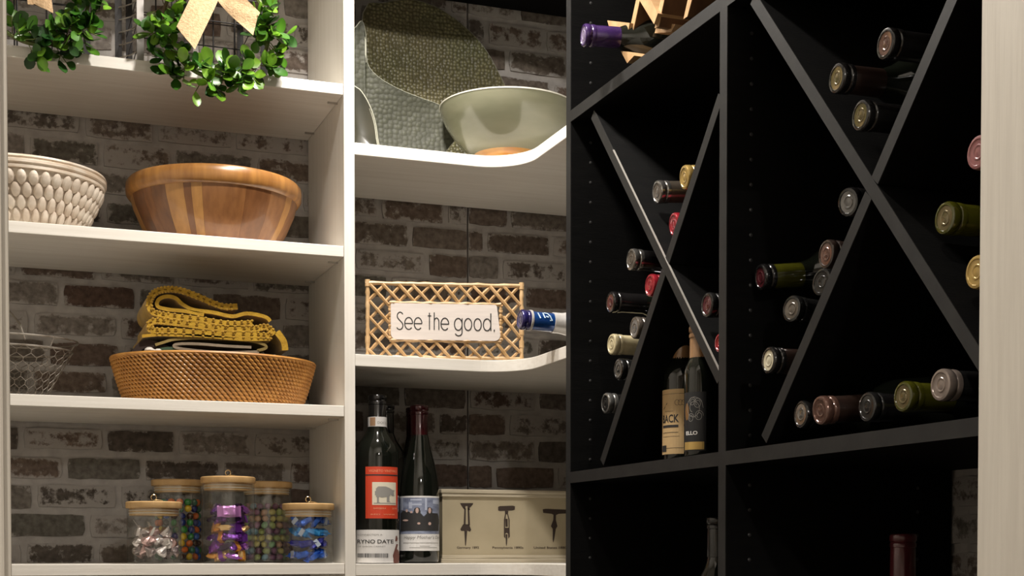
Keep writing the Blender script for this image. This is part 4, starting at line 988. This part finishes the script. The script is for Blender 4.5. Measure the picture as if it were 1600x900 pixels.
FARX, NEARX = 'bottles lying in the far X rack', 'bottles lying in the near X rack'
RACK = [
 (0.897,1.745,0.512,-0.078,0.103,0.036, kGOLD, kGOLD, kGOLD, 'wine bottle with gold cap, topmost in the far X rack', FARX),
 (0.900,1.836,0.514,-0.042,0.077,0.036, kBRN, kSIL, kTAUPE, 'brown capped wine bottle with silver lip beside the gold capped one', FARX),
 (0.904,1.791,0.458,-0.071,0.092,0.036, kRED, kRED, kRED, 'red capped wine bottle in the top notch of the far X rack', FARX),
 (0.905,1.934,0.437,-0.001,0.000,0.036, kBLACK, kSIL, kTAUPE, 'black wine bottle with silver lip left of the far X crossing', FARX),
 (0.905,1.869,0.387,-0.001,-0.000,0.036, kRED, kRED, kRED, 'red capped wine bottle left of the far X crossing', FARX),
 (0.899,1.995,0.383,-0.003,0.004,0.036, kBLACK, kBLACK, kMAR, 'black wine bottle with maroon tip left of the red capped one', FARX),
 (0.905,1.921,0.333,-0.001,0.000,0.036, kTAUPE, kTAUPE, kGREY, 'taupe capped wine bottle just above the cream capped one', FARX),
 (0.920,2.037,0.325,0.005,-0.003,0.036, kCREAM, kCREAM, kCREAM, 'wine bottle with long cream capsule at the left of the far rack', FARX),
 (0.902,1.972,0.277,-0.002,0.002,0.036, kDARK, kDARK, kDARK, 'charcoal capped wine bottle just below the cream capped one', FARX),
 (0.906,2.029,0.231,0.001,0.002,0.036, kBLACK, kGREY, kDARK, 'dark wine bottle with grey lip, lowest in the far X rack', FARX),
 (0.889,1.663,0.324,-0.007,0.003,0.030, kBLACK, kDARK, kMAR, 'dark wine bottle right of the far X crossing by the upright', FARX),
 (0.891,1.633,0.270,0.003,0.014,0.017, kRED, kRED, kRED, 'red capped bottle half hidden behind the middle upright', FARX),
 (0.893,1.276,0.537,-0.016,0.001,0.036, kBLACK, kBLACK, kCOP, 'dark wine bottle with coppery tip, topmost in the near X rack', NEARX),
 (0.881,1.349,0.522,-0.018,0.010,0.036, kCHOC, kBLACK, kOLG, 'dark brown wine bottle with olive gold tip, second from the top', NEARX),
 (0.879,1.300,0.467,-0.014,0.001,0.036, kBLACK, kBLACK, kOLG, 'dark wine bottle with gold tip in the top notch of the near X', NEARX),
 (0.922,1.387,0.398,0.181,0.120,0.036, kBLACK, kBLACK, kGREY, 'wine bottle with flat grey screw cap left of the near X crossing', NEARX),
 (0.899,1.396,0.339,-0.011,0.017,0.036, kCHOC, kCHOC, kCOP, 'copper capped wine bottle against the near X, below the grey cap', NEARX),
 (0.915,1.570,0.345,-0.071,0.113,0.036, kOLV, kBLACK, kMAR, 'olive glass wine bottle with maroon tip by the middle upright', NEARX),
 (0.922,1.441,0.317,0.153,-0.062,0.036, kBLACK, kDARK, kBLACK, 'black wine bottle mostly behind the near X, under the copper cap', NEARX),
 (0.922,1.507,0.296,0.191,-0.028,0.036, kDARK, kDARK, kTAUPE, 'charcoal wine bottle below the olive glass one', NEARX),
 (0.884,1.497,0.230,-0.008,-0.008,0.036, kCHOC, kBLACK, kCR2, 'dark wine bottle with ivory tip low at the left of the near X', NEARX),
 (0.894,1.440,0.160,-0.014,-0.008,0.031, kBLACK, kBLACK, kSIL, 'wine bottle with silver tip, leftmost on the cabinet shelf', NEARX),
 (0.880,1.377,0.158,-0.007,0.089,0.031, kCHOC, kCOP, kCOP, 'copper capped wine bottle with brown neck on the cabinet shelf', NEARX),
 (0.900,1.315,0.157,0.003,0.002,0.030, kBLACK, kDARK, kDARK, 'charcoal tipped wine bottle right of the brown neck on the shelf', NEARX),
 (0.902,1.253,0.162,-0.001,-0.002,0.031, kOLV, OLIVEG, kOLG, 'olive glass wine bottle with gold tip on the cabinet shelf', NEARX),
 (0.900,1.188,0.167,-0.003,0.001,0.033, kDARK, kPINKB, kPINKB, 'black wine bottle with broad rose beige cap near the door frame', NEARX),
 (0.899,1.182,0.333,-0.001,0.002,0.036, kOLV, OLIVEG, kOLG, 'olive glass wine bottle with gold tip right of the near X crossing', NEARX),
 (0.895,1.128,0.269,-0.009,0.000,0.036, kGOLD, kGOLD, kGOLD, 'gold capped wine bottle cut off by the right door frame', NEARX),
 (0.898,1.131,0.385,-0.002,0.005,0.036, kPINK, kPINK, kPINK, 'pink capped wine bottle cut off by the right door frame', NEARX),
]
for (x, y, z, yw, pt, R, sl, lp, tp, lab, grp) in RACK:
    d = Vector((1, yw, pt)).normalized(); cap = Vector((x, y, z))
    bottle(cap + d * 0.30, -d, R, 0.30, 'bordeaux', GLASSB, sl, lp, tp, lab, grp)

def wrap(t, R, phi):
    """map (u along the label, v up, height) onto a bottle of radius R, u = 0 facing angle phi"""
    return lambda u, v, off: ((R + off) * math.cos(phi + u / R), (R + off) * math.sin(phi + u / R), v)
def patch(mb, fn, u0, u1, v0, v1, off, n=14):
    vs = []
    for i in range(n + 1):
        u = u0 + (u1 - u0) * i / n; vs += [fn(u, v0, off), fn(u, v1, off)]
    return mb.add(vs, [(2 * i, 2 * i + 2, 2 * i + 3, 2 * i + 1) for i in range(n)])
def poly(mb, fn, pts, off, N=22):
    """flat print of a polygon laid on a curved surface as narrow upright strips"""
    u0 = min(p[0] for p in pts); u1 = max(p[0] for p in pts)
    for k in range(N):
        a = u0 + (u1 - u0) * k / N; b = u0 + (u1 - u0) * (k + 1) / N; m_ = (a + b) / 2; hit = []
        for i in range(len(pts)):
            (xa, ya), (xb, yb) = pts[i], pts[(i + 1) % len(pts)]
            if (xa > m_) != (xb > m_): hit.append(ya + (m_ - xa) / (xb - xa) * (yb - ya))
        hit.sort()
        for i in range(0, len(hit) - 1, 2): mb.add([fn(a, hit[i], off), fn(b, hit[i], off), fn(b, hit[i + 1], off), fn(a, hit[i + 1], off)], [(0, 1, 2, 3)])
    return mb
LRED = M('red_label', (0.62, 0.055, 0.018), 0.5); LWHT = M('white_label', (0.80, 0.78, 0.76), 0.5); LCRM = M('cream_print', (0.72, 0.66, 0.52), 0.6); LINK = M('label_ink', (0.03, 0.028, 0.028), 0.6); LGRY = M('grey_print', (0.28, 0.27, 0.25), 0.6)
LGOLD = M('gold_print', (0.60, 0.40, 0.13), 0.35, 0.5); LBRN = M('brown_print', (0.17, 0.06, 0.045), 0.6); LPEA = M('peach_print', (0.80, 0.36, 0.20), 0.6)
UPV = (0, 0, 1)
# red rhino label bottle
Y_ = 2.389; X_ = at(590, 860, Y=Y_).x; R = 0.0372; H = 0.293
t = bottle((X_, Y_, ZL), UPV, R, H, 'bordeaux', GLASSB, kBLACK, kBLACK, kBLACK, 'standing wine bottle with a red rhino label above a white card label')
phi = math.atan2(-Y_, -X_); fn = wrap(t, R, phi); K1 = R
lb = patch(MB(), fn, math.radians(-33) * R, math.radians(68) * R, 0.078, 0.167, 0.0004).build('red_label', LRED, t, local=True)
us = lambda px: R * math.asin(max(-.999, min(.999, (px - 590) / 894 / R)))
vz = lambda py: (880.5 - py) / 894
patch(MB(), fn, us(572), us(621), vz(745), vz(743), 0.0006).build('label_line', LINK, lb, local=True)
pic = patch(MB(), fn, us(582), us(618), vz(790), vz(755), 0.0006).build('picture_panel', LCRM, lb, local=True)
mb = MB(); q = lambda a, b: (us(566 + a / 8.18), vz(725 + b / 8.18))
poly(mb, fn, [q(*p) for p in ((165, 400), (175, 330), (205, 300), (300, 300), (340, 315), (380, 340), (408, 345), (395, 375), (405, 410), (385, 420), (350, 400), (345, 470), (350, 495), (315, 495), (310, 430), (250, 440), (215, 430), (215, 490), (225, 505), (185, 505), (188, 440))], 0.0008)
patch(mb, fn, *[q(150, 0)[0], q(420, 0)[0]], q(0, 515)[1], q(0, 505)[1], 0.0008)
mb.build('rhino_print', LGRY, pic, local=True)['kind'] = 'stuff'
mb = MB(); fl = lambda u, v, off: fn(R * math.asin(max(-.999, min(.999, u / R))), v, off)
put_text(mb, 'VIGNETO VINEYARD', 0.006, us(577), vz(739.5), fn, 0.0007, fit=us(619) - us(577)); put_text(mb, 'BARBERA', 0.004, us(584), vz(796.5), fn, 0.0007, fit=us(603) - us(584)); put_text(mb, '2018', 0.004, us(612), vz(796.5), fn, 0.0007, fit=us(618.5) - us(612)); put_text(mb, 'RED  WINE', 0.003, us(580), vz(805.5), fn, 0.0007, fit=us(616) - us(580))
mb.build('label_text', LPEA, lb, local=True)['kind'] = 'stuff'
wl = patch(MB(), fn, math.radians(-100) * R, math.radians(84) * R, 0.0015, 0.0585, 0.0005, 24).build('white_label', LWHT, t, local=True)
fl = lambda u, v, off: fn(R * math.asin(max(-.999, min(.999, u / R))), v, off); ul = lambda px: (px - 590) / 894
mb = MB(); put_text(mb, 'CONNECTION A', 0.0042, ul(560), vz(837), fl, 0.0008, fit=ul(597) - ul(560)); put_text(mb, 'OF BARON CABINET', 0.0036, ul(560), vz(855), fl, 0.0008, fit=ul(602) - ul(560))
mb.build('small_text', LGRY, wl, local=True)['kind'] = 'stuff'
mb = MB(); put_text(mb, 'RYNO DATE', 0.0092, ul(559.5), vz(849), fl, 0.0009, fit=ul(614) - ul(559.5), bold=0.00012)
bx_ = us(559.5)
rb2 = random.Random(3)
while bx_ < us(607):
    wd = rb2.uniform(0.0004, 0.0018); patch(mb, fn, bx_, min(bx_ + wd, us(607)), vz(871), vz(864.5), 0.0008, 2); bx_ += wd + rb2.uniform(0.0004, 0.0014)
mb.build('label_print', LINK, wl, local=True)['kind'] = 'stuff'
mb = MB(); q = lambda a, b: (us(554 + a / 11.43), vz(820 + b / 11.43))
poly(mb, fn, [q(*p) for p in ((690, 680), (675, 540), (700, 460), (735, 345), (765, 340), (745, 430), (780, 470), (790, 560), (780, 680))], 0.0008); poly(mb, fn, [q(*p) for p in ((715, 290), (725, 210), (745, 190), (760, 250), (750, 295))], 0.0008)
mb.build('hand_print', LBRN, wl, local=True)['kind'] = 'stuff'
nfn = wrap(t, 0.0154, phi)
nb = patch(MB(), nfn, -0.024, 0.024, vz(668), vz(653), 0.0012, 16).build('neck_band', LWHT, t, local=True)
mb = MB(); put_text(mb, 'DOCG', 0.006, 0.000, vz(664), nfn, 0.0016); mb.build('band_text', LGRY, nb, local=True)['kind'] = 'stuff'
patch(MB(), nfn, -0.013, -0.003, vz(667), vz(654), 0.0014, 4).build('band_stamp', M('stamp_brown', (0.42, 0.25, 0.14), 0.6), nb, local=True)
# photo label bottle
Y_ = 2.425; X_ = at(655.5, 860, Y=Y_).x; R = 0.0352; H = 0.282; S = 872; xc = 655.5
kWINE = CM('wine_red', (0.075, 0.008, 0.012), 0.3, 0.2)
t = bottle((X_, Y_, ZL), UPV, R, H, 'burgundy', GLASSB, kWINE, kWINE, kWINE, 'standing wine bottle with a group photo label and wine red capsule')
phi = math.atan2(-Y_, -X_); fn = wrap(t, R, phi)
us = lambda px: R * math.asin(max(-.999, min(.999, (px - xc) / S / R))); vz = lambda py: (880.5 - py) / S
PH = M('photo_wall', (0.30, 0.34, 0.46), 0.45, col2=(0.16, 0.18, 0.26), nscale=60, stretch=(1, 1, 2))
ph = patch(MB(), fn, math.radians(-84) * R, math.radians(84) * R, vz(835), vz(779), 0.0004, 20).build('photo_label', PH, t, local=True)
patch(MB(), fn, math.radians(-84) * R, math.radians(84) * R, vz(779), vz(776.5), 0.0004, 20).build('label_edge', LWHT, ph, local=True)
wl = patch(MB(), fn, math.radians(-84) * R, math.radians(84) * R, vz(861), vz(835.2), 0.0005, 20).build('white_label', LWHT, t, local=True)
q = lambda a, b: (us(566 + a / 8.18), vz(725 + b / 8.18))
mb = MB()
for pts in (((495, 860), (500, 640), (530, 605), (590, 615), (650, 640), (640, 860)), ((630, 860), (630, 700), (650, 645), (670, 580), (705, 562), (738, 580), (748, 640), (785, 680), (790, 860)), ((770, 860), (785, 680), (825, 640), (832, 570), (860, 558), (885, 580), (895, 635), (960, 640), (975, 720), (970, 860))):
    poly(mb, fn, [q(*p) for p in pts], 0.0007)
mb.build('dark_clothes_print', LINK, ph, local=True)['kind'] = 'stuff'
SKIN = M('skin_print', (0.58, 0.40, 0.34), 0.6)
mb = MB()
for (cx_, cy_, rx_, ry_) in ((576, 607, 14, 20), (703, 605, 20, 36), (858, 605, 18, 38), (632, 625, 16, 14), (560, 728, 36, 12), (724, 768, 20, 14), (858, 770, 18, 20)):
    poly(mb, fn, [q(cx_ + rx_ * math.cos(i * PI / 5), cy_ + ry_ * math.sin(i * PI / 5)) for i in range(10)], 0.0009)
mb.build('faces_print', SKIN, ph, local=True)['kind'] = 'stuff'
mb = MB()
for (a, b, c, d) in ((500, 440, 530, 600), (620, 460, 760, 480), (600, 500, 640, 580), (640, 520, 760, 540), (800, 450, 825, 600), (900, 470, 970, 520)):
    (u0, v0), (u1, v1) = q(a, d), q(c, b); patch(mb, fn, u0, u1, v0, v1, 0.0006, 4)
mb.build('background_print', M('photo_pale', (0.46, 0.50, 0.62), 0.5), ph, local=True)['kind'] = 'stuff'
mb = MB(); put_text(mb, "Happy Mother's Day", 0.008, us(632), vz(842.5), lambda a, b, c: fn(a + 0.25 * (b - vz(842.5)), b, c), 0.0008, fit=us(685) - us(632)); patch(mb, fn, us(631), us(684), vz(849.4), vz(848.6), 0.0008, 8); patch(mb, fn, us(640), us(682), vz(856.6), vz(855.9), 0.0008, 8); patch(mb, fn, us(656), us(671), vz(854), vz(853.4), 0.0008, 4)
mb.build('label_text', LGRY, wl, local=True)['kind'] = 'stuff'
# bottles behind those two
Y_ = 2.520; X_ = at(603, 860, Y=Y_).x
bottle((X_, Y_, ZL), UPV, 0.0372, 0.292, 'bordeaux', GLASSB, kBLACK, kBLACK, kBLACK, 'dark wine bottle standing behind the red rhino label bottle')
Y_ = 2.535; X_ = at(638.5, 860, Y=Y_).x
bottle((X_ + 0.012, Y_, ZL), UPV, 0.0352, 0.289, 'burgundy', GLASSB, kWINE, kWINE, kWINE, 'wine red capped bottle standing behind the photo label bottle')
# blue bottle lying on the corner shelf
cap = at(812, 499, Y=2.176); bd = Vector((1, 0, -0.036)).normalized()
kNAVY = CM('navy', (0.028, 0.022, 0.16), 0.3, 0.3); kBLUE = CM('blue', (0.010, 0.075, 0.32), 0.3, 0.3); kWHITE = CM('white', (0.76, 0.73, 0.70), 0.35, 0.05)
t = bottle(cap + bd * 0.30, -bd, 0.0372, 0.30, 'slim', GLASSB, kBLUE, kNAVY, kNAVY, 'blue capped wine bottle lying on the corner shelf beside the sign')
MB().lathe([(0.0162, 0.2800), (0.0172, 0.2806), (0.0172, 0.2838), (0.0162, 0.2844)], 24).build('white_ring', kWHITE, t, True, local=True)
MB().lathe([(0.0240, 0.2000), (0.0195, 0.2150), (0.0172, 0.2280), (0.0170, 0.2425), (0.0152, 0.2428)], 24).build('neck_label', kWHITE, t, True, local=True)
# the side of the capsule that faces the doorway: local angle found from the world direction
mt = t.rotation_euler.to_matrix().inverted(); dv = mt @ Vector((-0.25, -0.80, 0.35)); ph0 = math.atan2(dv.y, dv.x)
dr = mt @ RT; up_ = mt @ Vector((0, 0, 1))
sgn = 1 if Vector((-math.sin(ph0), math.cos(ph0), 0)).dot(up_) > 0 else -1
def cfn(u, v, off): return ((0.0154 + off) * math.cos(ph0 + sgn * v / 0.0154), (0.0154 + off) * math.sin(ph0 + sgn * v / 0.0154), 0.278 - u)
mb = MB()
for pts in ([(0.005, 0.006), (0.0085, -0.004)], [(0.014, 0.007), (0.0165, -0.003)], [(0.016, 0.007), (0.022, 0.006), (0.026, 0.001), (0.029, -0.006), (0.025, -0.006)], [(0.0185, 0.000), (0.023, -0.001)]):
    mb.ribbon([(a, b) for a, b in pts], 0.0022, cfn, 0.0013)
mb.build('capsule_lettering', M('pale_blue_print', (0.55, 0.72, 0.85), 0.4), t, local=True)['kind'] = 'stuff'

# ------------------------------------------------------------------ standing small bottles in the far X rack
ZS = 0.127
def small_bottle(px, X, H, R, sleeve, label):
    p = at(px, 700, X=X); t = bottle((X, p.y, ZS), UPV, R, H, 'bordeaux', GLASSB, sleeve, sleeve, sleeve, label, None, 'small_wine_bottle')
    return t, wrap(t, R, math.atan2(-p.y, -X)), R, FPX / (p.dot(FW))
kORB = CM('amber_brown', (0.40, 0.22, 0.10), 0.4, 0.1)
t, fn, R, S = small_bottle(1065, 0.958, 0.198, 0.0280, kORB, 'small wine bottle with a tan label standing under the far X')
us = lambda px: R * math.asin(max(-.999, min(.999, (px - 1065) / S / R))); 
yb = 860 - (ZS) * S
vz = lambda py: (yb - py) / S
TAN = M('tan_label', (0.66, 0.46, 0.23), 0.5, col2=(0.60, 0.41, 0.20))
lb = patch(MB(), fn, -PI / 2 * R, PI / 2 * R, vz(711), vz(611), 0.0004, 20).build('tan_label', TAN, t, local=True)
mb = MB(); put_text(mb, 'BACK', 0.016, us(1037), vz(662), fn, 0.0007, fit=us(1061) - us(1037), bold=0.0003)
for (a, b, y0_, y1_) in ((1037, 1060, 670, 666), (1037, 1060, 678, 677.3), (1037, 1062, 684, 683.5), (1036, 1071, 618.5, 618), (1036, 1071, 702, 701.4), (1040, 1052, 645, 644.5), (1036, 1042, 707, 697)): patch(mb, fn, us(a), us(b), vz(y0_), vz(y1_), 0.0007, 6)
for k_ in range(3): mb.ribbon([(us(1058 + 5 * k_) + 0.0035 * math.cos(i * .6), vz(632) + 0.004 * math.sin(i * .6)) for i in range(10)], 0.0005, fn, 0.0007)
mb.ribbon([(us(1038), vz(641)), (us(1043), vz(632))], 0.0012, fn, 0.0007)
mb.build('label_print', LINK, lb, local=True)['kind'] = 'stuff'
t, fn, R, S = small_bottle(1094, 0.922, 0.183, 0.0225, kORB, 'small wine bottle with a black and gold label beside the tan one')
us = lambda px: R * math.asin(max(-.999, min(.999, (px - 1094) / S / R))); yb2 = 860 - ZS * S
vz = lambda py: (yb2 - py) / S
BLAB = M('black_label', (0.014, 0.015, 0.017), 0.45)
lb = patch(MB(), fn, us(1070), us(1103), vz(706), vz(615), 0.0004, 16).build('black_label', BLAB, t, local=True)
patch(MB(), fn, us(1071), us(1100), vz(704), vz(692), 0.0007, 10).build('gold_strip', LGOLD, lb, local=True)
mb = MB(); put_text(mb, 'ELLO', 0.007, us(1073), vz(681), fn, 0.0007, fit=us(1090) - us(1073), bold=0.0002); mb.build('label_text', LWHT, lb, local=True)['kind'] = 'stuff'
mb = MB()
for (cx_, cy_, r0) in ((1084, 640, 0.013), (1090, 633, 0.006), (1092, 652, 0.006), (1080, 655, 0.005), (1082, 630, 0.005)):
    mb.ribbon([(us(cx_) + r0 * (1 - i * .03) * math.cos(i * .5), vz(cy_) + 1.3 * r0 * (1 - i * .03) * math.sin(i * .5)) for i in range(22)], 0.0006, fn, 0.0007)
mb.build('scroll_print', LGRY, lb, local=True)['kind'] = 'stuff'
mb = MB(); poly(mb, fn, [(us(1074) + 0.004 * math.cos(i * PI / 6), vz(645) + 0.012 * math.sin(i * PI / 6)) for i in range(12)], 0.0006); mb.build('amber_crest', M('crest_brown', (0.20, 0.10, 0.03), 0.5), lb, local=True)

# ------------------------------------------------------------------ bottles on the shelf below
for (y0, y1) in ((1.616, 2.112), (1.0845, 1.597)):
    o = MB().box(XB, XR - 0.008, y0, y1, -0.298, -0.28).build('shelf', BLACK, bu); MB().box(XB - 0.0012, XB - 0.0001, y0, y1, -0.298, -0.28).build('edge_band', EDGE, o)
p = at(1411, 834, X=1.06)
kBURG = CM('burgundy', (0.13, 0.022, 0.03), 0.4, 0.1)
bottle((p.x, p.y, -0.28), UPV, 0.0372, p.z + 0.28, 'bordeaux', GLASSB, kBURG, kBURG, kBURG, 'burgundy capped wine bottle standing in the lower right compartment')
p = at(1121, 808, X=0.985)
bottle((p.x, p.y, -0.28), UPV, 0.0372, p.z + 0.28, 'bordeaux', GLASSB, kDARK, kDARK, kDARK, 'dark wine bottle standing behind the middle upright, lower compartment')

# ------------------------------------------------------------------ wooden wine rack and purple bottle on the cabinet's upper shelf
ZT = 0.708
PINE = M('pine_rack', (0.42, 0.265, 0.13), 0.5, col2=(0.33, 0.195, 0.09), nscale=18, stretch=(0.6, 4, 4)); PINED = M('stained_plank', (0.13, 0.062, 0.025), 0.5, col2=(0.085, 0.038, 0.016), nscale=14, stretch=(5, 5, 0.8))
t = thing('wooden_wine_rack', (0.97, 1.86, ZT), 'small wooden lattice wine rack on the black upper shelf', 'wine rack')
XF = 0.905
def plank(pts, x0, dp, side, nm='plank'):
    q = [(p.y, p.z) for p in (at(a, b, X=x0) for a, b in pts)]
    o = MB().prism(q, lambda a, b, c: (c, a, b), x0, x0 + dp).build(nm, side, t)
    MB().prism(q, lambda a, b, c: (c, a, b), x0 - 0.0012, x0 - 0.0001).build('cut_end', PINE, o); return o
plank([(984, 51), (990, 50), (1004, -14), (998, -14)], XF, 0.09, PINED)
plank([(1024, 44), (1030, 42), (1042, -14), (1036, -14)], XF, 0.11, PINED)
plank([(1069, 30), (1075, 26), (1086, -14), (1079, -14)], XF, 0.13, PINED)
plank([(1000, 0), (1015, -6), (1029, 21), (1023, 38)], XF - 0.006, 0.10, PINE, 'diagonal_slat')
plank([(950, 32), (985, 36), (982, 51), (954, 47)], XF - 0.006, 0.02, PINE, 'front_slat')
plank([(971, 80), (983, 81), (992, 87), (981, 99)], XF - 0.01, 0.10, PINE, 'front_slat')
plank([(1028, 36), (1056, 38), (1050, 50), (1024, 52)], XF + 0.02, 0.02, PINE, 'front_slat')
cap = at(911, 55, X=0.835)
kPURP = CM('purple', (0.055, 0.022, 0.12), 0.35, 0.2); kLILAC = CM('lilac', (0.42, 0.34, 0.52), 0.3, 0.4)
d = Vector((1, -0.10, 0.02)).normalized()
bottle(cap + d * 0.30, -d, 0.0372, 0.30, 'bordeaux', GLASSB, kPURP, kPURP, kLILAC, 'purple capped wine bottle lying in the wooden rack on the upper shelf')
